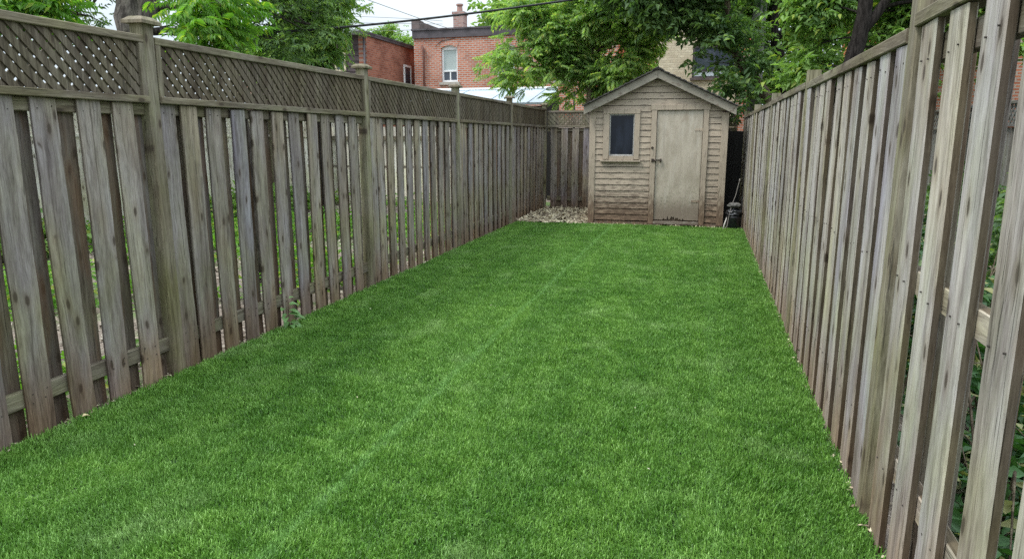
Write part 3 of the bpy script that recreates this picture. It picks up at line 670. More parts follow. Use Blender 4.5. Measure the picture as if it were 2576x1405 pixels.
def frond_tpl(rg, pairs=8, ll=0.34, lw=0.095, droop=0.35):
    V = []; F = []
    for i in range(pairs + 1):
        t = 0.18 + 0.82 * i / pairs; p = np.array([t, rg.uniform(-.01, .01), -droop * t * t])
        env = 0.65 + 0.5 * math.sin(math.pi * min(1, t * 0.95))
        sides = (1, -1) if i < pairs else (0,)
        for sd_ in sides:
            d = np.array([0.55 if sd_ else 1, sd_ * 1.0, -0.35 + rg.uniform(-.25, .15) - droop * .5])
            v, f = leaf_lo(p, d, np.array([0, 0, 1.0]) + rg.normal(0, .25, 3), ll * env, lw * rg.uniform(.8, 1.2), 0.25, 0.3)
            F += [tuple(len(V) + k for k in q) for q in f]; V += v
    return np.array(V), np.array(F)
def twig_tpl(rg, n=7, ll=0.42, lw=0.2):
    V = []; F = []
    for i in range(n):
        t = 0.1 + 0.9 * i / n; sd_ = 1 if i % 2 else -1; p = np.array([t, 0, -0.25 * t * t])
        d = np.array([0.6, sd_ * 0.9, rg.uniform(-.7, .15)])
        v, f = leaf_lo(p, d, np.array([0, 0, 1.0]) + rg.normal(0, .3, 3), ll * rg.uniform(.75, 1.2), lw * rg.uniform(.8, 1.2), 0.2, 0.3)
        F += [tuple(len(V) + k for k in q) for q in f]; V += v
    return np.array(V), np.array(F)
def scatter(tpls, P, D, S, rg):
    """place templates: x axis along D, roughly z up"""
    Vs = []; Fs = []; base = 0
    idx = rg.integers(0, len(tpls), len(P))
    D = D / np.linalg.norm(D, axis=1, keepdims=True)
    up = np.tile([0, 0, 1.0], (len(P), 1)) + rg.normal(0, .35, (len(P), 3))
    Yv = np.cross(up, D); Yv /= np.linalg.norm(Yv, axis=1, keepdims=True) + 1e-9; Zv = np.cross(D, Yv)
    for ti, (V, F) in enumerate(tpls):
        sel = np.where(idx == ti)[0]
        if not len(sel): continue
        W = (V[None, :, 0:1] * D[sel][:, None] + V[None, :, 1:2] * Yv[sel][:, None] + V[None, :, 2:3] * Zv[sel][:, None]) * S[sel][:, None, None] + P[sel][:, None]
        Vs.append(W.reshape(-1, 3)); k = len(V)
        Fs.append((F[None] + (np.arange(len(sel)) * k)[:, None, None] + base).reshape(-1, 3)); base += len(sel) * k
    return np.concatenate(Vs), np.concatenate(Fs)
GAPF, GAPT = 1.9, -0.03
def sample_blobs(blobs, n, rg, core=0.35, clump=7, cr=0.28, gap=None):
    vol = np.array([b[3] * b[4] * b[5] * (b[6] if len(b) > 6 else 1) for b in blobs]) ** 0.8; vol /= vol.sum()
    nt_ = n // clump; bi = rg.choice(len(blobs), nt_, p=vol)
    B = np.array([b[:6] for b in blobs])[bi]
    d = rg.normal(0, 1, (nt_, 3)); d /= np.linalg.norm(d, axis=1, keepdims=True)
    r = (core + (1 - core) * rg.random(nt_) ** 0.6) * rg.uniform(.65, 1.0, nt_)
    C = B[:, :3] + d * r[:, None] * B[:, 3:6]
    keep = np.array([mnoise.noise(Vector(c) * GAPF + Vector((3, 7, 1))) + rg.uniform(-.12, .12) > (GAPT if gap is None else gap) for c in C]); C = C[keep]; d = d[keep]; nt_ = len(C)
    out_ = np.repeat(d, clump, 0) + rg.normal(0, .6, (nt_ * clump, 3)); out_[:, 2] = out_[:, 2] * .45 + 0.1
    P = np.repeat(C, clump, 0) + rg.normal(0, cr / 2, (nt_ * clump, 3)) * np.array([1.2, 1.2, .7])
    return P, out_, C
def tree(name, label, cat, base, trunks, blobs, n, tpl, mat, bk, size=0.35, seed=1, group=None, core=0.35, clump=7, cr=0.3, limb=0.045, twigs=6, sides=9, gap=None):
    rg = np.random.default_rng(seed); random.seed(seed); root = empty(name, base, label=label, cat=cat, group=group)
    m = MB(); nodes = []
    for pts, r0, r1 in trunks:
        P_ = []; k = 5
        for i in range(len(pts) - 1):
            a_, b_ = Vector(pts[i]), Vector(pts[i + 1])
            for j in range(k): P_.append(a_.lerp(b_, j / k) + Vector((random.uniform(-1, 1), random.uniform(-1, 1), 0)) * r0 * (.12 if (i or j) else 0))
        P_.append(Vector(pts[-1])); rr = [r0 + (r1 - r0) * i / (len(P_) - 1) for i in range(len(P_))]
        m.tube(P_, rr, sides, rough=.06); nodes += [(p, r) for p, r in zip(P_, rr)][len(P_) // 3:]
    for b in blobs:
        c = Vector(b[:3]); p0, r0 = min(nodes, key=lambda q: (q[0] - c).length + (0.6 if q[0].z > c.z else 0))
        L = (c - p0).length; r_ = min(r0 * .7, limb * max(.5, min(1.3, L / 2)))
        mid = p0.lerp(c, .5) + Vector((random.uniform(-.1, .1), random.uniform(-.1, .1), .12)) * L
        pts = [p0.lerp(mid, t).lerp(mid.lerp(c, t), t) for t in (0, .2, .4, .6, .8, 1)]
        m.tube(pts, [r_ * (1 - .75 * i / 5) for i in range(6)], 6)
        for k in range(twigs):
            s_ = pts[random.choice((3, 4, 5))]; e_ = c + Vector((random.uniform(-.85, .85) * b[3], random.uniform(-.85, .85) * b[4], random.uniform(-.7, .8) * b[5]))
            md = s_.lerp(e_, .5) + Vector((0, 0, .1 * (e_ - s_).length)); q = r_ * .35
            m.tube([s_, md, e_], [q, q * .6, q * .2], 4, cap=False)
    m.build('trunk', bk, root, smooth=True)
    P, D, C = sample_blobs(blobs, n, rg, core, clump, cr, gap)
    S = rg.uniform(.7, 1.2, len(P)) * size
    V, F = scatter(tpl, P, D, S, rg); mesh_np('crown', V, F, mat, root, base)
    return root
rg0 = np.random.default_rng(2)
FR = [frond_tpl(rg0, 8, .34, .10, d) for d in (.15, .3, .45, .6, .25)]
FRF = [frond_tpl(rg0, 11, .26, .055, d) for d in (.2, .5, .8, .35)]
TW = [twig_tpl(rg0) for _ in range(5)]
TWN = [twig_tpl(rg0, 9, .40, .13) for _ in range(5)]
M['leaf_mid'] = leafmat('mid_green_leaves', (0.075, 0.16, 0.04), (0.27, 0.43, 0.11), (0.28, 0.33, 0.05), .4)
M['leaf_bright'] = leafmat('bright_green_leaves', (0.06, 0.17, 0.02), (0.18, 0.36, 0.05), (0.33, 0.42, 0.06), .45)
M['leaf_yellow'] = leafmat('yellow_green_leaves', (0.16, 0.29, 0.09), (0.40, 0.54, 0.19), (0.50, 0.53, 0.14), .55)
M['leaf_dark'] = leafmat('dark_green_leaves', (0.04, 0.09, 0.032), (0.17, 0.27, 0.10), (0.22, 0.32, 0.08), .42)
M['leaf_deep'] = leafmat('deep_blue_green_leaves', (0.014, 0.035, 0.018), (0.05, 0.10, 0.05), None, .25)
M['bark_grey'] = bark('grey_bark', (0.035, 0.03, 0.026), (0.12, 0.105, 0.092))
M['bark_dark'] = bark('dark_wet_bark', (0.011, 0.009, 0.008), (0.034, 0.029, 0.026))
M['bark_brown'] = bark('brown_bark', (0.06, 0.045, 0.032), (0.19, 0.15, 0.11))

# ------------------------------------------------------------------ trees beyond the left fence
GL = 'trees beyond the left fence'
tree('tree', 'large tree with thick grey trunk rising behind the capped post of the left fence', 'tree', (-7.3, 8.0, 0),
     [([(-7.3, 8.0, 0), (-7.35, 8.0, 2.5), (-7.45, 8.05, 3.4), (-7.7, 8.1, 5.2)], .24, .15), ([(-7.36, 8.0, 2.7), (-7.1, 8.15, 3.5), (-6.6, 8.3, 5)], .15, .09)],
     [(-9.63, 9.30, 3.41, 0.42, 0.34, 0.17), (-9.30, 9.30, 3.51, 0.30, 0.25, 0.15), (-8.10, 9.30, 3.34, 0.25, 0.25, 0.32), (-7.81, 9.30, 3.05, 0.31, 0.25, 0.15), (-6.75, 9.80, 3.39, 0.41, 0.33, 0.27),
      (-6.44, 9.80, 2.92, 0.37, 0.30, 0.20), (-5.99, 10.00, 3.22, 0.30, 0.25, 0.27), (-6.95, 9.60, 2.74, 0.31, 0.25, 0.10), (-6.17, 9.80, 3.76, 0.80, 0.64, 0.33), (-8.48, 9.30, 4.07, 1.15, 0.92, 0.36),
      (-10.54, 9.30, 4.08, 0.97, 0.77, 0.40), (-7.30, 9.30, 3.84, 0.68, 0.54, 0.34)],
     3900, TWN, M['leaf_dark'], M['bark_grey'], .26, 21, GL, core=.15, clump=6, cr=.4, limb=.05, twigs=9)
tree('tree', 'bright green young tree leaning over the lattice right of the first capped post', 'tree', (-4.5, 6.3, 0),
     [([(-4.5, 6.3, 0), (-4.5, 6.25, 1.6), (-4.55, 6.0, 2.9)], .05, .02)],
     [(-4.54, 5.90, 2.61, 0.13, 0.25, 0.13), (-4.42, 5.90, 2.46, 0.08, 0.25, 0.06), (-4.64, 5.90, 2.75, 0.17, 0.25, 0.09), (-4.71, 5.90, 2.47, 0.08, 0.25, 0.08), (-4.40, 5.90, 2.75, 0.13, 0.25, 0.08)],
     380, FR, M['leaf_bright'], M['bark_grey'], .24, 22, GL, core=.1, cr=.2, limb=.015, twigs=5)
tree('tree', 'bright green leafy sapling showing over the lattice at the left edge', 'tree', (-5.6, 4.9, 0),
     [([(-5.6, 4.9, 0), (-5.6, 4.85, 2.4)], .04, .015)],
     [(-5.62, 4.90, 2.59, 0.19, 0.25, 0.07), (-5.39, 4.90, 2.53, 0.09, 0.25, 0.03), (-5.75, 4.90, 2.72, 0.22, 0.25, 0.09)],
     260, FR, M['leaf_bright'], M['bark_grey'], .24, 23, GL, core=.1, cr=.2, limb=.012, twigs=4)
tree('tree', 'feathery yellow green tree reaching right towards the dark shingled house front', 'tree', (-7.4, 12.6, 0),
     [([(-7.4, 12.6, 0), (-7.3, 12.6, 2.2), (-7.0, 12.5, 4.2)], .13, .05)],
     [(-7.59, 12.40, 3.14, 0.33, 0.27, 0.22), (-7.41, 12.40, 3.28, 0.25, 0.25, 0.15), (-8.17, 12.40, 3.07, 0.34, 0.27, 0.17), (-7.26, 12.40, 3.68, 0.29, 0.25, 0.21), (-7.48, 12.40, 4.20, 0.58, 0.46, 0.29),
      (-8.60, 12.40, 3.23, 0.26, 0.25, 0.17)],
     2600, FRF, M['leaf_mid'], M['bark_dark'], .42, 24, GL, core=.1, cr=.32, limb=.03, twigs=7)
tree('tree', 'thin sparse tree with loose small leaves against the sky above the dark house', 'tree', (-8.6, 14.8, 0),
     [([(-8.6, 14.8, 0), (-8.5, 14.8, 3.4), (-8.2, 14.7, 5.6)], .09, .03)],
     [(-7.75, 14.60, 3.97, 0.19, 0.25, 0.21), (-8.09, 14.60, 4.30, 0.33, 0.27, 0.19), (-7.56, 14.60, 4.29, 0.14, 0.25, 0.14), (-8.11, 14.60, 4.81, 0.57, 0.46, 0.29)],
     560, TW, M['leaf_dark'], M['bark_dark'], .24, 25, GL, core=.05, cr=.35, limb=.02, twigs=9)

# ------------------------------------------------------------------ centre tree and those far behind
tree('tree', 'slender tree with long drooping leaves and a pale trunk just left of the shed roof', 'tree', (-2.55, 16.0, 0),
     [([(-2.55, 16, 0), (-2.54, 16, 2.4), (-2.55, 16, 2.95), (-2.48, 16, 3.6), (-2.57, 16, 4.6), (-2.5, 16, 6)], .085, .03),
      ([(-2.55, 16, 2.85), (-2.95, 15.9, 3.15), (-3.45, 15.8, 3.65), (-3.9, 15.7, 4.6)], .04, .015), ([(-2.53, 16, 3.2), (-2.2, 16, 3.6), (-1.9, 15.9, 4.4)], .03, .012),
      ([(-3.2, 15.85, 3.4), (-3.8, 15.6, 3.5), (-4.6, 15.4, 3.4)], .02, .008)],
     [(-4.88, 15.70, 3.28, 0.09, 0.25, 0.07), (-4.39, 15.70, 3.33, 0.26, 0.25, 0.15), (-3.88, 15.70, 3.51, 0.32, 0.26, 0.28), (-4.11, 15.70, 2.84, 0.24, 0.25, 0.07), (-3.65, 15.70, 2.74, 0.23, 0.25, 0.11),
      (-3.26, 15.70, 3.99, 0.41, 0.33, 0.37), (-3.93, 15.70, 4.24, 0.37, 0.30, 0.23), (-2.98, 16.20, 3.24, 0.33, 0.26, 0.28), (-1.98, 15.70, 3.49, 0.36, 0.29, 0.32), (-1.53, 15.70, 3.92, 0.41, 0.33, 0.32),
      (-1.89, 16.20, 2.87, 0.26, 0.25, 0.21), (-2.99, 16.30, 2.51, 0.33, 0.27, 0.13), (-2.45, 16.30, 3.02, 0.33, 0.26, 0.24), (-2.64, 16.30, 3.59, 0.28, 0.25, 0.28), (-3.40, 16.20, 3.25, 0.28, 0.25, 0.24),
      (-1.74, 16.30, 3.22, 0.28, 0.25, 0.23), (-3.21, 15.70, 3.62, 0.32, 0.26, 0.18), (-1.36, 15.70, 3.87, 0.36, 0.29, 0.27), (-2.18, 15.70, 4.23, 0.41, 0.33, 0.32), (-1.33, 15.70, 3.39, 0.13, 0.25, 0.14),
      (-2.57, 15.70, 4.77, 0.55, 0.44, 0.23), (-2.18, 16.40, 2.54, 0.28, 0.25, 0.17), (-1.56, 15.70, 3.44, 0.27, 0.25, 0.23), (-1.84, 15.70, 2.95, 0.27, 0.25, 0.20), (-3.24, 15.70, 2.86, 0.23, 0.25, 0.17),
      (-3.70, 15.70, 3.21, 0.28, 0.25, 0.14), (-2.38, 15.70, 3.91, 0.32, 0.25, 0.23)],
     7200, FR, M['leaf_yellow'], M['bark_brown'], (.30), 31, gap=-.14, core=.12, cr=.32, limb=.022, twigs=7)
GF = 'far trees rising behind the brick houses'
tree('tree', 'far hazy green tree behind the roof to the right of the brick chimney', 'tree', (-8.0, 36, 0),
     [([(-8, 36, 0), (-8, 36, 6), (-7.9, 36, 9)], .3, .12)],
     [(-10.7, 36, 7.3, .8, 1.0, .6), (-9.9, 36, 8.2, .8, 1.0, .8), (-9.2, 36, 7.2, 1.0, 1.3, .9), (-8, 36, 7.6, 1.6, 1.5, 1.3), (-6, 36.5, 7.6, 1.8, 1.5, 1.6), (-3.8, 37, 7.2, 1.8, 1.5, 1.8), (-7, 36, 9.3, 2, 1.5, 1), (-1.5, 37, 6.5, 1.6, 1.5, 1.6), (-5, 36, 5.8, 2.2, 1, 1.3)],
     3800, TW, M['leaf_mid'], M['bark_dark'], .8, 32, GF, core=.3, cr=.8, limb=.08)
tree('tree', 'small distant tree poking above the sloping roofline left of the chimney', 'tree', (-17.5, 38, 0),
     [([(-17.5, 38, 0), (-17.6, 38, 7.4)], .15, .04)],
     [(-17.6, 38, 7.05, .75, .6, .45), (-17.55, 38, 7.6, .3, .4, .4), (-16.6, 38, 6.7, .5, .5, .3), (-16.0, 38, 6.6, .4, .4, .35)],
     520, TW, M['leaf_mid'], M['bark_dark'], .45, 33, GF, core=.1, cr=.4, limb=.04)

# ------------------------------------------------------------------ trees beyond the shed and the right fence
GR = 'trees behind the shed and the right fence'
tree('tree', 'leaning brown trunked tree with dark broad leaves hanging over the shed roof', 'tree', (1.45, 15.0, 0),
     [([(1.75, 15, 0), (1.3, 15, 1.9), (1.1, 15, 2.4), (.62, 14.9, 2.95), (.36, 14.8, 3.4), (.2, 14.7, 4.6)], .13, .07), ([(.5, 14.85, 3.1), (-.3, 14.7, 3.7), (-1.0, 14.6, 4.3)], .05, .02)],
     [(-1.57, 14.40, 4.17, 0.42, 0.33, 0.25), (-0.96, 14.40, 4.02, 0.33, 0.26, 0.21), (-0.32, 14.40, 3.75, 0.31, 0.25, 0.18), (0.13, 14.40, 3.52, 0.26, 0.25, 0.17), (-0.65, 14.40, 3.74, 0.21, 0.25, 0.07),
      (-0.99, 14.40, 3.78, 0.18, 0.25, 0.08), (0.51, 14.40, 3.78, 0.33, 0.26, 0.25), (0.37, 14.40, 3.10, 0.18, 0.25, 0.07), (-0.08, 14.40, 4.02, 0.41, 0.33, 0.21), (-0.69, 14.40, 4.52, 0.83, 0.66, 0.33),
      (0.76, 14.40, 4.37, 0.66, 0.53, 0.33), (0.61, 13.95, 2.17, 0.11, 0.25, 0.10), (0.71, 14.40, 2.96, 0.20, 0.25, 0.17), (0.52, 14.40, 2.49, 0.12, 0.25, 0.10), (0.06, 14.40, 2.90, 0.12, 0.25, 0.05)],
     3300, TW, M['leaf_dark'], M['bark_brown'], .34, 41, GR, core=.1, cr=.3, limb=.03, twigs=7)
tree('tree', 'dark trunked leafy tree in the middle of the greenery behind the shed', 'tree', (1.6, 15.5, 0),
     [([(1.65, 15.5, 0), (1.6, 15.5, 2.2), (1.42, 15.4, 2.9), (1.2, 15.3, 3.6), (1.25, 15.3, 4.6), (1.1, 15.3, 6.5)], .13, .07), ([(1.3, 15.3, 3.4), (1.7, 15.3, 4.2), (2.2, 15.3, 5)], .05, .02)],
     [(0.92, 15.90, 3.42, 0.27, 0.25, 0.27), (1.62, 15.90, 3.32, 0.23, 0.25, 0.23), (1.07, 15.90, 4.12, 0.41, 0.33, 0.32), (1.97, 15.90, 3.77, 0.32, 0.26, 0.32), (2.32, 15.90, 3.14, 0.32, 0.26, 0.20),
      (0.80, 15.90, 2.79, 0.16, 0.25, 0.16), (1.26, 15.90, 2.42, 0.26, 0.25, 0.16), (1.82, 15.90, 2.68, 0.28, 0.25, 0.20), (1.52, 15.90, 4.63, 0.82, 0.66, 0.37), (2.46, 15.90, 4.05, 0.28, 0.25, 0.32),
      (0.80, 14.90, 3.67, 0.26, 0.25, 0.34), (1.31, 14.90, 3.14, 0.14, 0.25, 0.10)],
     3900, TWN, M['leaf_mid'], M['bark_dark'], .34, 42, GR, core=.1, cr=.3, limb=.03, twigs=7)
tree('tree', 'big dark forked trunk tree behind the nearest posts of the right fence', 'tree', (2.1, 12.0, 0),
     [([(1.95, 12, 0), (2.1, 12, 2.5), (2.22, 12, 3.3), (2.18, 12, 5.5)], .15, .09), ([(2.2, 12, 3.05), (2.5, 12, 3.5), (3.1, 12, 4.4)], .085, .05)],
     [(1.67, 12.70, 3.55, 0.29, 0.25, 0.26), (1.77, 12.70, 3.00, 0.26, 0.25, 0.22), (3.01, 12.70, 3.38, 0.26, 0.25, 0.19), (2.87, 12.70, 3.05, 0.19, 0.25, 0.15), (3.44, 12.70, 3.47, 0.38, 0.30, 0.23),
      (1.94, 12.70, 3.84, 0.52, 0.41, 0.22), (3.18, 12.70, 3.83, 0.68, 0.54, 0.26), (4.04, 12.70, 3.45, 0.38, 0.31, 0.31), (1.57, 12.70, 2.51, 0.16, 0.25, 0.10), (2.78, 12.70, 2.85, 0.19, 0.25, 0.11),
      (1.74, 12.70, 2.66, 0.16, 0.25, 0.10)],
     3800, TW, M['leaf_mid'], M['bark_dark'], .30, 43, GR, core=.1, cr=.3, limb=.04, twigs=8)
tree('tree', 'dense dark tree filling the background far beyond the right fence', 'tree', (5.0, 19.0, 0),
     [([(5, 19, 0), (5, 19, 3), (5.2, 19, 6)], .2, .1)],
     [(3.0, 18.5, 4.2, 1.1, .8, .9), (4.6, 18.5, 4.3, 1.2, .9, 1.0), (2.2, 18.8, 3.0, .9, .7, .8), (3.8, 18.6, 2.9, 1, .8, .8), (6.3, 18.5, 3.7, 1, .9, .8), (4, 18.5, 5.6, 2, 1, .8), (1.4, 19, 4.9, 1.1, .8, .7)],
     3300, TW, M['leaf_mid'], M['bark_dark'], .42, 44, GR, core=.2, cr=.45, limb=.05)
tree('tree', 'dark blue green tree high behind the peak of the shed roof', 'tree', (1.9, 21.0, 0),
     [([(1.9, 21, 0), (1.7, 21, 3.6), (.4, 21, 6)], .15, .08)],
     [(-1.7, 20.6, 5.3, .8, .7, .6), (-.6, 20.6, 5.2, .9, .7, .6), (.5, 20.6, 5.0, .9, .7, .8), (1.2, 20.6, 4.2, .6, .6, .6), (-.2, 20.6, 6.3, 1.6, 1, .6)],
     1500, TW, M['leaf_deep'], M['bark_dark'], .42, 45, GR, core=.1, cr=.45, limb=.05)

# utility pole behind the shed's right corner
m = MB(); m.tube([(0.93, 15.2, 0), (0.92, 15.2, 3), (0.92, 15.2, 7.6)], [.145, .135, .11], 14)
pole = m.build('utility_pole', bark('weathered_grey_pole', (0.14, 0.135, 0.125), (0.26, 0.255, 0.24), 6, .3), smooth=True, loc=(0.93, 15.2, 0))
tag(pole, 'thick smooth grey pole standing behind the right eave of the shed', 'pole')

# ------------------------------------------------------------------ cables
def cable(pts, r, label, n=24, colr=(0.012, 0.012, 0.012)):
    P_ = [Vector(p) for p in pts]; res = []
    a_, b_, c_ = P_            # quadratic through the three points
    for i in range(n + 1):
        t = i / n; res.append(a_ * (1 - t) * (1 - 2 * t) + b_ * 4 * t * (1 - t) + c_ * t * (2 * t - 1))
    m = MB(); m.tube(res, [r] * len(res), 6)
    o = m.build('overhead_cable', plain('cable_sheath', colr, 0.6), smooth=True); tag(o, label, 'cable', 'overhead cables'); return o

cable([(-7.35, 8.0, 2.86), (-4.75, 11.2, 3.40), (1.5, 14.2, 4.55)], .018, 'thick black cable sagging across the sky in front of the brick chimney')
cable([(-7.7, 11.0, 4.55), (-8.75, 20.5, 5.12), (-9.374, 25.9, 5.49)], .009, 'thin pale cable slanting down to the parapet corner of the brick house', colr=(.15, .15, .15))
for k_, (dz, dy) in enumerate(((0, 0), (.28, .2), (.5, .5))):
    cable([(-17, 20 + dy, 5.05 + dz), (-12.6, 24, 5.30 + dz), (-9.9, 26.3, 5.62 + dz * .5)], .007,
          ['lowest of the three fine parallel wires left of the chimney', 'middle one of the three fine parallel wires left of the chimney', 'highest of the three fine parallel wires left of the chimney'][k_], colr=(.12, .12, .12))

# ------------------------------------------------------------------ houses
M['brick_y'] = brick('orange_red_brick', (0.40, 0.125, 0.07), (0.53, 0.20, 0.12), (0.42, 0.35, 0.31), ms=.017)
M['brick_x'] = brick('orange_red_brick_side', (0.42, 0.10, 0.040), (0.60, 0.185, 0.075), (0.40, 0.28, 0.20), 'x')
M['brick2_x'] = brick('brown_red_brick_side', (0.24, 0.085, 0.055), (0.35, 0.14, 0.09), (0.26, 0.18, 0.15), 'x', soot=.6)
M['cream_y'] = brick('cream_painted_brick', (0.52, 0.45, 0.33), (0.62, 0.55, 0.42), (0.42, 0.36, 0.27), soot=.25)
M['cream_x'] = brick('cream_painted_brick_side', (0.52, 0.45, 0.33), (0.62, 0.55, 0.42), (0.42, 0.36, 0.27), 'x', soot=.25)
M['flash'] = plain('dark_grey_metal_flashing', (0.07, 0.06, 0.066), 0.55, .2, var=.4, scale=2)
M['flash2'] = plain('brown_coping', (0.11, 0.085, 0.08), 0.7, 0, var=.3, scale=4)
M['white'] = plain('white_window_frame', (0.74, 0.75, 0.76), 0.5, var=.06)
M['blind'] = plain('pale_grey_green_blind', (0.38, 0.44, 0.43), 0.4, var=.08, scale=2)
M['wglass'] = plain('house_window_glass', (0.05, 0.06, 0.08), 0.08, spec=.7)
M['purple'] = plain('dark_maroon_siding', (0.055, 0.038, 0.042), 0.8, var=.3, scale=3)
M['stonesill'] = plain('stone_sill', (0.38, 0.35, 0.31), 0.9)
M['pipe'] = plain('brown_drainpipe', (0.13, 0.05, 0.035), 0.6)
def arch_pts(x0, x1, zs, rise, n=8):
    return [(x0 + (x1 - x0) * i / n, zs + rise * (1 - (2 * i / n - 1) ** 2)) for i in range(n + 1)]
def wall_y(m, x0, x1, z0, z1, y, t, holes):      # wall facing -y with rectangular holes
    xs = sorted({x0, x1} | {h[0] for h in holes} | {h[1] for h in holes})
    for a_, b_ in zip(xs[:-1], xs[1:]):
        hs = sorted([h for h in holes if h[0] <= a_ + 1e-6 and h[1] >= b_ - 1e-6], key=lambda h: h[2]); z = z0
        for h in hs: m.box(a_, b_, y, y + t, z, h[2]); z = h[3]
        m.box(a_, b_, y, y + t, z, z1)
def window_y(parent, x0, x1, z0, z1, y, brickm, arch=.10, label=None, blind=True):
    f = MB(); fw = .07; yy = y + .09
    f.box(x0, x0 + fw, yy, yy + .06, z0, z1); f.box(x1 - fw, x1, yy, yy + .06, z0, z1)
    f.box(x0 + fw, x1 - fw, yy, yy + .06, z0, z0 + fw); zt = z1 - fw * .8
    f.box(x0 + fw, x1 - fw, yy, yy + .06, zt, z1)
    zm = z0 + (z1 - z0) * .33
    f.box(x0 + fw, x1 - fw, yy - .01, yy + .05, zm - .03, zm + .03)
    xm = (x0 + x1) / 2; f.box(xm - .025, xm + .025, yy + .002, yy + .052, z0 + fw, zm - .03)
    if arch: f.prism([(x0, z1 + .001)] + [(x1, z1 + .001)] + arch_pts(x0, x1, z1 + .002, arch)[::-1][1:-1], yy + .001, yy + .061)
    wn = f.build('window', M['white'], parent, loc=((x0 + x1) / 2, y, z0))
    if label: wn['label'] = label
    g_ = MB(); g_.box(x0 + fw, x1 - fw, yy + .028, yy + .036, z0 + fw, zm - .03); g_.build('pane', M['wglass'], wn)
    g_ = MB(); g_.box(x0 + fw, x1 - fw, yy + .028, yy + .036, zm + .03, zt); g_.build('blind', M['blind'] if blind else M['wglass'], wn)
    g_ = MB(); g_.box(x0 - .08, x1 + .08, y - .06, y + .10, z0 - .11, z0 - .005); g_.build('sill', M['stonesill'], wn)
    if arch:
        a0 = arch_pts(x0, x1, z1, arch); a1 = arch_pts(x0 - .06, x1 + .06, z1 + .2, arch + .04)
        q = MB()
        for i in range(len(a0) - 1):
            q.prism([a0[i], a0[i + 1], a1[i + 1], a1[i]], y - .012, y + .15)
        q.build('lintel', brickm, wn)
    return wn
# red brick house with parapet
X0, X1, HY = -10.98, -3.15, 26.0
H1 = empty('brick_house', ((X0 + X1) / 2, HY, 0), label='orange red brick house with flat dark parapet, chimney and tall white arched window', cat='house')
wins = [(-9.87, -9.21, 3.60, 4.84), (-7.62, -6.95, 3.60, 4.84), (-5.4, -4.75, 3.6, 4.84)]
m = MB(); holes = [(a_, b_, c_, d_ + .10) for a_, b_, c_, d_ in wins]
wall_y(m, X0, X1, -.05, 5.22, HY, .3, holes)
m.build('wall', M['brick_y'], H1)
m = MB(); m.box(X0, X0 + .3, HY + .302, HY + 9, -.05, 5.22); m.box(X1 - .3, X1, HY + .302, HY + 9, -.05, 5.22); m.box(X0 + .3, X1 - .3, HY + 8.7, HY + 9, -.05, 5.22); m.build('side_wall', M['brick_x'], H1)
window_y(H1, *wins[0], HY, M['brick_y'], label='tall white arched window with pale blind')
w2 = window_y(H1, *wins[1], HY, M['brick_y'], label='white arched window with an air conditioner in it'); window_y(H1, *wins[2], HY, M['brick_y'], label='white arched window mostly behind leaves')
m = MB(); m.box(-7.55, -7.02, HY - .30, HY + .085, 3.74, 4.06); 
m.box(-7.60, -7.55, HY - .05, HY + .08, 3.72, 4.25); ac = m.build('air_conditioner', plain('grey_white_casing', (.5, .5, .48), .6), w2, bevel=.01)
m = MB()
for k in range(6): m.box(-7.50, -7.07, HY - .312, HY - .302, 3.78 + k * .043, 3.80 + k * .043)
m.build('grille', M['flash'], ac)
m = MB(); m.box(X0 - .04, X1 + .04, HY - .06, HY + .34, 5.221, 5.50); m.box(X0 - .07, X1 + .07, HY - .1, HY + .38, 5.501, 5.56); m.build('parapet', M['flash'], H1)
m = MB(); m.box(X0 - .05, X0 + .28, HY - .075, HY + .36, 5.561, 5.88)
m.add([(X0 - .04, HY + .36, 5.2), (X0 + .26, HY + .36, 5.2), (X0 + .26, HY + 9, 5.2), (X0 - .04, HY + 9, 5.2), (X0 - .04, HY + .36, 5.86), (X0 + .26, HY + .36, 5.86), (X0 + .26, HY + 9, 6.0), (X0 - .04, HY + 9, 6.0)],
      [(3, 2, 1, 0), (4, 5, 6, 7), (0, 1, 5, 4), (1, 2, 6, 5), (2, 3, 7, 6), (3, 0, 4, 7)])
m.build('parapet', M['flash2'], H1)
m = MB(); m.box(X0 + .3, X1 - .3, HY + .34, HY + 8.7, 5.1, 5.2); m.build('roof', M['flash'], H1)
m = MB(); m.box(-9.72, -9.30, HY + 1.0, HY + 1.45, 5.2, 6.22); m.box(-9.76, -9.26, HY + .96, HY + 1.49, 6.221, 6.31); ch = m.build('chimney', brick('sooty_chimney_brick', (.28, .13, .11), (.42, .26, .22), (.33, .28, .26), ms=.016), H1)
m = MB(); m.tube([(-9.52, HY + 1.22, 6.31), (-9.52, HY + 1.22, 6.55), (-9.52, HY + 1.22, 6.56), (-9.52, HY + 1.22, 6.62)], [.12, .10, .14, .14], 10); m.build('chimney_pot', plain('clay_pot', (.33, .2, .17), .8), ch, smooth=False)
m = MB(); m.tube([(-10.62, HY - .08, 4.95), (-10.55, HY - .09, 4.75), (-10.55, HY - .09, .2)], [.045] * 3, 8); m.build('drainpipe', M['pipe'], H1, smooth=True)
m = MB(); m.tube([(-10.1, HY - .03, 4.9), (-9.85, HY - .03, 5.1), (-9.3, HY - .03, 5.18)], [.012] * 3, 5); m.build('wire', M['flash'], H1)
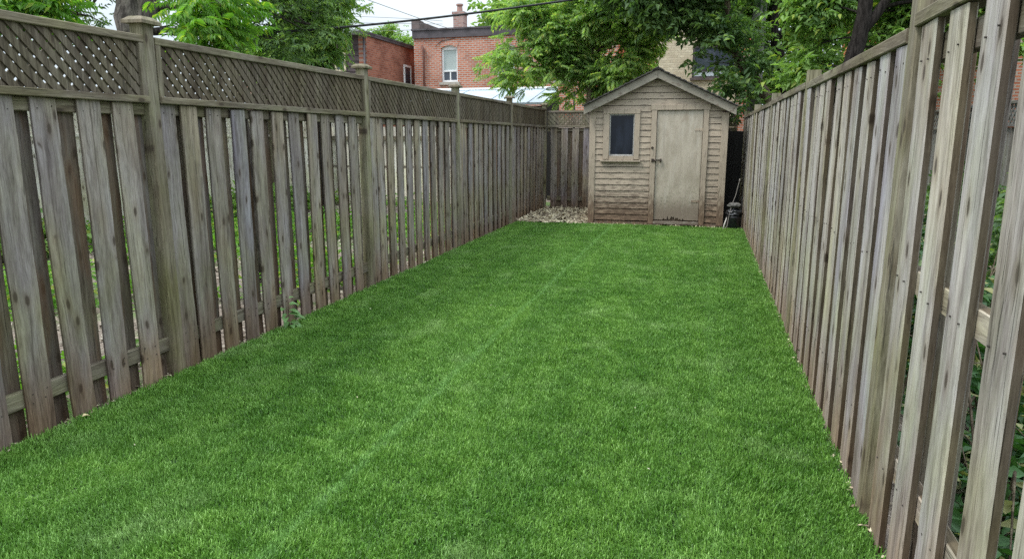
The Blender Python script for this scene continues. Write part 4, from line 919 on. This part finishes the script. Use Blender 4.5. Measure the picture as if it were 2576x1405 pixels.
# darker house on the left, its side wall running back
H2 = empty('brick_house', (-12.6, 23, 0), label='brown brick house with dark maroon front and sloping parapet left of the orange one', cat='house')
cx_, cyf, cyb = -11.49, 23.0, 31.0
m = MB(); m.box(cx_ - .3, cx_, cyf, cyb, -.05, 4.96); m.box(-16.2, cx_ - .301, cyb - .3, cyb, -.05, 4.955); m.box(-16.5, -16.2, cyf, cyb, -.05, 4.96); m.build('wall', M['brick2_x'], H2)
m = MB(); z = 0
m.box(-16.2, cx_ - .301, cyf + .03, cyf + .25, -.05, 4.955)
while z < 4.85:
    for (a_, b_) in (((-16.2, -12.72), (-12.30, cx_ - .301)) if 3.7 < z < 4.5 else ((-16.2, cx_ - .301),)):
        m.add([(a_, cyf, z), (b_, cyf, z), (b_, cyf + .03, z + .19), (a_, cyf + .03, z + .19), (a_, cyf + .03, z), (b_, cyf + .03, z)], [(0, 1, 2, 3), (4, 5, 1, 0)])
    z += .18
m.build('front_siding', M['purple'], H2)
f = MB(); a_, b_, c_, d_ = -12.70, -12.32, 3.80, 4.45
f.box(a_ - .02, a_ + .05, cyf - .04, cyf + .028, c_, d_); f.box(b_ - .05, b_ + .02, cyf - .04, cyf + .028, c_, d_); f.box(a_ + .05, b_ - .05, cyf - .04, cyf + .028, c_, c_ + .05); f.box(a_ + .05, b_ - .05, cyf - .04, cyf + .028, d_ - .05, d_)
wn = f.build('window', M['cream_y'], H2); f = MB(); f.box(a_ + .05, b_ - .05, cyf - .01, cyf + .01, c_ + .05, d_ - .05); f.build('pane', M['wglass'], wn)
m = MB(); m.box(-16.6, cx_ + .06, cyf - .35, cyb + .05, 4.961, 5.04); m.box(cx_ - .32, cx_ + .07, cyf - .3, cyb, 5.041, 5.10); m.build('roof', M['flash'], H2)
m = MB(); m.tube([(cx_ - .06, cyf - .06, 4.9), (cx_ - .06, cyf - .06, .1)], [.035, .035], 8); m.build('drainpipe', M['flash'], H2, smooth=True)
m = MB(); wx = cx_ + .002; m.box(wx, wx + .04, 26.1, 26.18, 3.1, 4.3); m.box(wx, wx + .04, 26.72, 26.8, 3.1, 4.3); m.box(wx, wx + .04, 26.18, 26.72, 3.1, 3.18); m.box(wx, wx + .04, 26.18, 26.72, 4.22, 4.3); sw_ = m.build('window', M['white'], H2)
m = MB(); m.box(wx, wx + .02, 26.18, 26.72, 3.181, 4.219); m.build('pane', M['wglass'], sw_)
# cream painted house behind the shed
H3 = empty('brick_house', (-.3, 24, 0), label='cream painted brick house with a grey lower window behind the shed roof', cat='house')
m = MB(); wall_y(m, -1.66, .92, -.05, 5.25, 24, .3, [(-.50, .86, 3.40, 4.40)]); m.build('wall', M['cream_y'], H3)
m = MB(); wall_y(m, -1.95, -1.661, -.05, 5.25, 24.03, .3, []); wall_y(m, .921, 1.5, -.05, 5.25, 24.03, .3, []); m.build('brick_pier', M['brick_y'], H3)
m = MB(); m.box(-1.95, -1.7, 24.34, 32, -.05, 5.25); m.box(1.25, 1.5, 24.34, 32, -.05, 5.25); m.build('side_wall', M['brick_x'], H3)
m = MB(); m.box(-2.0, 1.55, 23.9, 32, 5.251, 5.4); m.build('roof', M['flash'], H3)
f = MB(); f.box(-.50, -.43, 24.02, 24.1, 3.4, 4.4); f.box(.79, .86, 24.02, 24.1, 3.4, 4.4); f.box(-.43, .79, 24.02, 24.1, 4.33, 4.4); f.box(-.43, .79, 24.02, 24.1, 3.60, 3.65); f.box(-.43, .79, 24.02, 24.1, 3.4, 3.45)
wn = f.build('window', M['flash'], H3)
f = MB(); f.box(-.43, .79, 24.05, 24.06, 3.65, 4.33); f.build('pane', M['wglass'], wn)
f = MB(); f.box(-.43, .79, 24.04, 24.07, 3.451, 3.6); f.build('lower_panel', plain('pale_blue_grey_panel', (.45, .50, .54), .4), wn)
f = MB(); f.box(-.55, .91, 23.92, 24.02, 3.32, 3.395); f.build('sill', M['flash2'], wn)
# brick house far right
H4 = empty('brick_house', (8, 20, 0), label='red brick house glimpsed through the gaps at the far right', cat='house')
m = MB(); wall_y(m, 4.55, 14, -.05, 5.3, 20, .3, [(9.5, 10.3, 2.4, 4.0)]); m.build('wall', M['brick_y'], H4)
m = MB(); m.box(4.55, 4.85, 20.302, 28, -.05, 5.3); m.box(13.7, 14, 20.302, 28, -.05, 5.3); m.build('side_wall', M['brick_x'], H4)
m = MB(); m.box(4.45, 14.1, 19.9, 28, 5.301, 5.45); m.build('roof', M['flash'], H4)
window_y(H4, 9.5, 10.3, 2.4, 4.0, 20, M['brick_y'], arch=0)
# low garage with a pale sloping roof
G = empty('garden_outbuilding', (-5.2, 18, 0), label='low outbuilding with a pale blue grey sloping sheet roof behind the fence corner', cat='outbuilding')
gl, gr_ = -7.6, -3.72
m = MB(); t = .05
m.add([(gl, 16.95, 2.30), (gr_, 16.95, 2.30), (gr_ - .16, 19, 2.75), (gl, 19, 2.75), (gl, 16.95, 2.35), (gr_, 16.95, 2.35), (gr_ - .16, 19, 2.80), (gl, 19, 2.80)],
      [(3, 2, 1, 0), (4, 5, 6, 7), (0, 1, 5, 4), (1, 2, 6, 5), (2, 3, 7, 6), (3, 0, 4, 7)])
for x in (gr_ - .50, gr_ - 1.6, gr_ - 2.7): m.add([(x, 16.94, 2.352), (x + .025, 16.94, 2.352), (x + .025, 19, 2.803), (x, 19, 2.803), (x, 16.94, 2.366), (x + .025, 16.94, 2.366), (x + .025, 19, 2.817), (x, 19, 2.817)], [(4, 5, 6, 7), (0, 1, 5, 4), (1, 2, 6, 5), (2, 3, 7, 6), (3, 0, 4, 7)])
m.build('roof', plain('pale_blue_grey_roof_sheet', (.33, .385, .44), .35, var=.12, scale=1.6), G)
m = MB(); m.tube([(gl, 18.98, 2.82), (gr_ - .16, 18.98, 2.82)], [.035, .035], 8); m.build('ridge_cap', M['white'], G)
m = MB(); m.box(gl + .1, gr_ - .1, 17.1, 17.2, -.05, 2.27); m.build('wall', M['purple'], G)
m = MB(); m.add([(gr_ - .12, 17.2, -.05), (gr_ - .12, 19, -.05), (gr_ - .12, 19, 2.72), (gr_ - .12, 17.2, 2.3), (gr_ - .2, 17.2, -.05), (gr_ - .2, 19, -.05), (gr_ - .2, 19, 2.72), (gr_ - .2, 17.2, 2.3)], [(0, 1, 2, 3), (7, 6, 5, 4), (0, 3, 7, 4), (1, 5, 6, 2)])
m.build('side_wall', M['black'], G)  # black sheet standing in for the shade inside the open right side
m = MB(); m.box(gr_ + .28, gr_ + .33, 18.9, 18.96, 0, 2.72); m.build('roof_post', M['flash'], G)

# ------------------------------------------------------------------ neighbours' fences
random.seed(77)
NF = empty('wooden_fence', (-8.8, 10, 0), label='pale board fence with lattice top across the neighbouring yard beyond the left fence', cat='fence')
y = -2.0; m = MB()
while y < 17.5:
    m.box(-8.815, -8.79, y, y + .138, 0.02, 1.52); y += .143
m.build('board_panel', M['far_fence'], NF)
for y in range(-2, 18, 3): post(NF, -8.76, y, 1.98, cap=False, mat='rail')
lattice('lattice_panel', NF, 'y', -8.79, -1.9, 17.3, 1.56, 1.90, M['far_fence'], pitch=.10, wdt=.058)
rail_y('rail', NF, -8.79, 1.54, -2, 17.5, .06, .045, M['far_fence']); rail_y('rail', NF, -8.79, 1.925, -2, 17.5, .06, .045, M['far_fence'])
NB = empty('wooden_fence', (-6, 17, 0), label='dark board fence across the end of the neighbouring yard to the left', cat='fence')
m = MB(); x = -8.7
while x < -3.35: m.box(x, x + .138, 15.0, 15.022, 0, 1.75); x += .145
m.build('board_panel', M['far_fence'], NB)
rail_x('rail', NB, 14.97, 1.5, -8.7, -3.3, .04, .09, M['rail'])
NR = empty('wooden_fence', (4.4, 8, 0), label='grey board fence with lattice top seen through the gaps beyond the right fence', cat='fence')
y = -1; m = MB()
while y < 19: m.box(4.4, 4.422, y, y + .138, 0.02, 1.66); y += .2
m.build('board_panel', M['far_fence_dark'], NR)
lattice('lattice_panel', NR, 'y', 4.39, -1, 19, 1.70, 2.0, M['far_fence_dark'], pitch=.12, wdt=.045, side=-1)
rail_y('rail', NR, 4.38, 1.685, -1, 19, .06, .045, M['far_fence_dark']); rail_y('rail', NR, 4.38, 2.02, -1, 19, .06, .045, M['far_fence_dark']); rail_y('rail', NR, 4.44, .5, -1, 19, .04, .09, M['far_fence_dark'])

# ------------------------------------------------------------------ ground cover (stuff)
def scatter_plants(name, label, xr, yr, n, hmax, mat, tpls, size, seed, patch=.5, dens=0.5, lift=(0.0, 1.0)):
    rg = np.random.default_rng(seed); P = []
    while len(P) < n:
        x, y = rg.uniform(*xr), rg.uniform(*yr)
        q = mnoise.noise(Vector((x * patch, y * patch, seed)))
        if q < dens - .5 + rg.uniform(-.15, .15): continue
        hh = hmax * max(.15, .5 + q)
        P.append((x, y, rg.uniform(*lift) * hh))
    P = np.array(P); D = rg.normal(0, 1, (n, 3)); D[:, 2] = np.abs(D[:, 2]) * .5
    V, F = scatter(tpls, P, D, rg.uniform(.6, 1.3, n) * size, rg)
    V[:, 2] = np.maximum(V[:, 2], 0.0)
    o = mesh_np(name, V, F, mat); return tag(o, label, 'plants', kind='stuff')
M['weed'] = leafmat('weed_leaves', (0.06, 0.17, 0.02), (0.22, 0.42, 0.06), (.45, .45, .12), .45)
M['ivy'] = leafmat('ivy_leaves', (0.015, 0.045, 0.015), (0.06, 0.16, 0.04), (.30, .28, .12), .25)
scatter_plants('weeds', 'low bright green weeds on the ground of the neighbouring yard to the left', (-8.6, -3.45), (0.5, 14.7), 5200, .30, M['weed'], TW, .17, 61, .55, .52)
scatter_plants('shrubbery', 'dark leafy plants growing against the pale fence in the left neighbouring yard', (-8.6, -8.0), (6, 14.7), 900, .55, M['leaf_mid'], TW, .24, 62, .4, .55)
scatter_plants('undergrowth', 'dark leafy undergrowth close behind the right fence', (0.95, 2.9), (0.2, 12), 8000, .60, M['ivy'], TW, .20, 63, .6, .25)
scatter_plants('shrubbery', 'green bushes further back beyond the right fence', (2.6, 4.3), (0.5, 14), 3600, 1.25, M['leaf_dark'], TW, .26, 64, .5, .5)
def chips(name, label, xr, yr, n, sz, cols, seed, z0=0.004, thick=.02, aspect=2.2, dark=None, edge=None):
    rg = np.random.default_rng(seed); x = rg.uniform(*xr, n); y = rg.uniform(*yr, n)
    if edge is not None:
        keep = edge(x, y, rg); x, y = x[keep], y[keep]; n = len(x)
    P = np.stack([x, y, z0 + rg.random(n) * thick], 1)
    tp = []
    for k in range(5):
        j = rg.uniform(-.12, .12, (6, 2)); h = rg.uniform(.0, .14, 6)
        V = np.array([(0, -.25 + j[0, 0], h[0]), (.5 + j[1, 0], -.22, h[1]), (1, .05 + j[2, 0], h[2]), (.5 + j[3, 0], .26, h[3]), (0, .24, h[4]), (.45, 0, .16 + h[5])])
        V[:, 1] *= 2 / aspect; tp.append((V, np.array([(0, 1, 5), (1, 2, 5), (2, 3, 5), (3, 4, 5), (4, 0, 5)])))
    D = rg.normal(0, 1, (n, 3)); D[:, 2] *= .22
    V, F = scatter(tp, P, D, rg.uniform(.5, 1.4, n) * sz, rg); V[:, 2] = np.maximum(V[:, 2], z0 - .002)
    s = NT(name + '_chips'); isl = s.island(); s.l(s.ramp(isl, *[(i / (len(cols) - 1), c) for i, c in enumerate(cols)]), s.b.inputs['Base Color']); s.b.inputs['Roughness'].default_value = .85
    return tag(mesh_np(name, V, F, s.m), label, 'litter', kind='stuff')
PAL = [(.08, .06, .04), (.26, .20, .13), (.44, .37, .24), (.62, .55, .38), (.16, .12, .08), (.50, .44, .31)]
chips('leaf_litter', 'patch of pale dry leaves and chips on the ground left of the shed', (-3.2, -1.95), (12.10, 14.55), 5200, .085, PAL, 71, 0.0, .045)
chips('leaf_litter', 'thin line of dry chips along the foot of the left fence', (-3.30, -3.17), (1.6, 12.1), 1100, .022, PAL, 72, 0.0, .02)
chips('leaf_litter', 'pale chips caught between the turf edge and the right fence', (.675, .72), (1.6, 12.1), 420, .018, PAL, 73, 0.004, .025)
chips('leaf_litter', 'scattered leaf litter on the neighbouring yard to the left', (-8.7, -3.35), (.5, 14.8), 13000, .05, [(.07, .055, .04), (.22, .17, .13), (.36, .30, .24), (.12, .10, .075), (.50, .45, .37)], 74, -0.02, .03)
chips('leaf_litter', 'brown twigs and leaf litter behind the right fence', (.82, 4.3), (.2, 13), 9000, .07, [(.06, .045, .03), (.16, .12, .08), (.26, .21, .15), (.10, .08, .05)], 75, -0.02, .04, aspect=5)
chips('leaf_litter', 'few small chips on the strip in front of the shed', (-1.9, .68), (12.12, 12.32), 420, .035, PAL, 76, 0.0, .02)
chips('leaf_litter', 'tiny pale specks scattered on the lawn', (-3.1, .6), (1.8, 12), 14, .010, [(.6, .55, .4), (.7, .65, .5), (.45, .40, .25)], 77, 0.034, .006, aspect=1.5)
# bramble twigs behind the right fence
random.seed(9); m = MB()
for i in range(150):
    x, y = random.uniform(.95, 3.2), random.uniform(.3, 9); a_ = random.uniform(0, 6.28); l_ = random.uniform(.4, 1.1); h_ = random.uniform(.15, .7)
    cx0 = max(math.cos(a_) * l_, .9 - x)
    m.tube([(x, y, 0), (x + cx0 * .3, y + math.sin(a_) * l_ * .3, h_), (x + cx0, y + math.sin(a_) * l_, h_ * random.uniform(.1, 1.1))], [.006, .005, .002], 4, cap=False)
tag(m.build('brambles', M['bark_brown']), 'tangle of thin brown bramble stems behind the right fence', 'brambles', kind='stuff')

# ------------------------------------------------------------------ small weed by the left fence, fallen leaf
random.seed(4)
PLm = leafmat('dusty_weed_leaf', (.08, .18, .05), (.20, .34, .12), None, .2)
PL = empty('weed_plant', (-3.175, 4.76, 0), label='small broad leaved weed growing out from under the left fence', cat='plant')
m = MB(); m.tube([(-3.20, 4.74, 0), (-3.16, 4.76, .10), (-3.17, 4.78, .24)], [.004, .004, .002], 5); m.tube([(-3.20, 4.74, 0), (-3.12, 4.72, .05), (-3.07, 4.75, .05)], [.003] * 3, 5); m.build('stem', M['bark_brown'], PL)
for (bx, by, bz, dx, dy, dz, L, W) in [(-3.16, 4.77, .20, .6, .5, .0, .085, .045), (-3.16, 4.76, .15, .8, .35, -.1, .10, .055), (-3.16, 4.75, .12, .9, .3, .1, .11, .06), (-3.14, 4.74, .06, .9, .1, -.2, .12, .055),
                                       (-3.17, 4.74, .13, .2, -1, -.3, .07, .035), (-3.16, 4.73, .07, .4, -.9, -.3, .085, .045), (-3.17, 4.79, .24, .3, .7, .2, .06, .03), (-3.12, 4.72, .04, .7, -.5, .1, .07, .04),
                                       (-3.17, 4.80, .18, .2, 1, .1, .09, .05), (-3.15, 4.70, .10, .5, -.8, .2, .10, .055), (-3.13, 4.77, .09, 1, .6, .1, .10, .055), (-3.17, 4.72, .17, .3, -.8, .3, .08, .045), (-3.11, 4.75, .03, 1, -.1, .0, .09, .05)]:
    V, F = leaf_quad(np.array((bx, by, bz)), np.array((dx, dy, dz), float), np.array((.2, -.2, 1.0)), L, W, .18, .35)
    o = mesh_np('leaf', V, F, PLm, PL, (bx, by, bz)); o.data.polygons.foreach_set('use_smooth', [True] * len(o.data.polygons))
V, F = leaf_quad(np.array((-3.165, 2.79, .036)), np.array((.4, 1, .1)), np.array((.1, 0, 1.0)), .045, .032, .2, .4)
tag(mesh_np('fallen_leaf', V, F, plain('pale_yellow_leaf', (.62, .50, .28), .7), None, (-3.165, 2.79, .03)), 'small pale yellow leaf lying on the turf by the left fence', 'leaf')
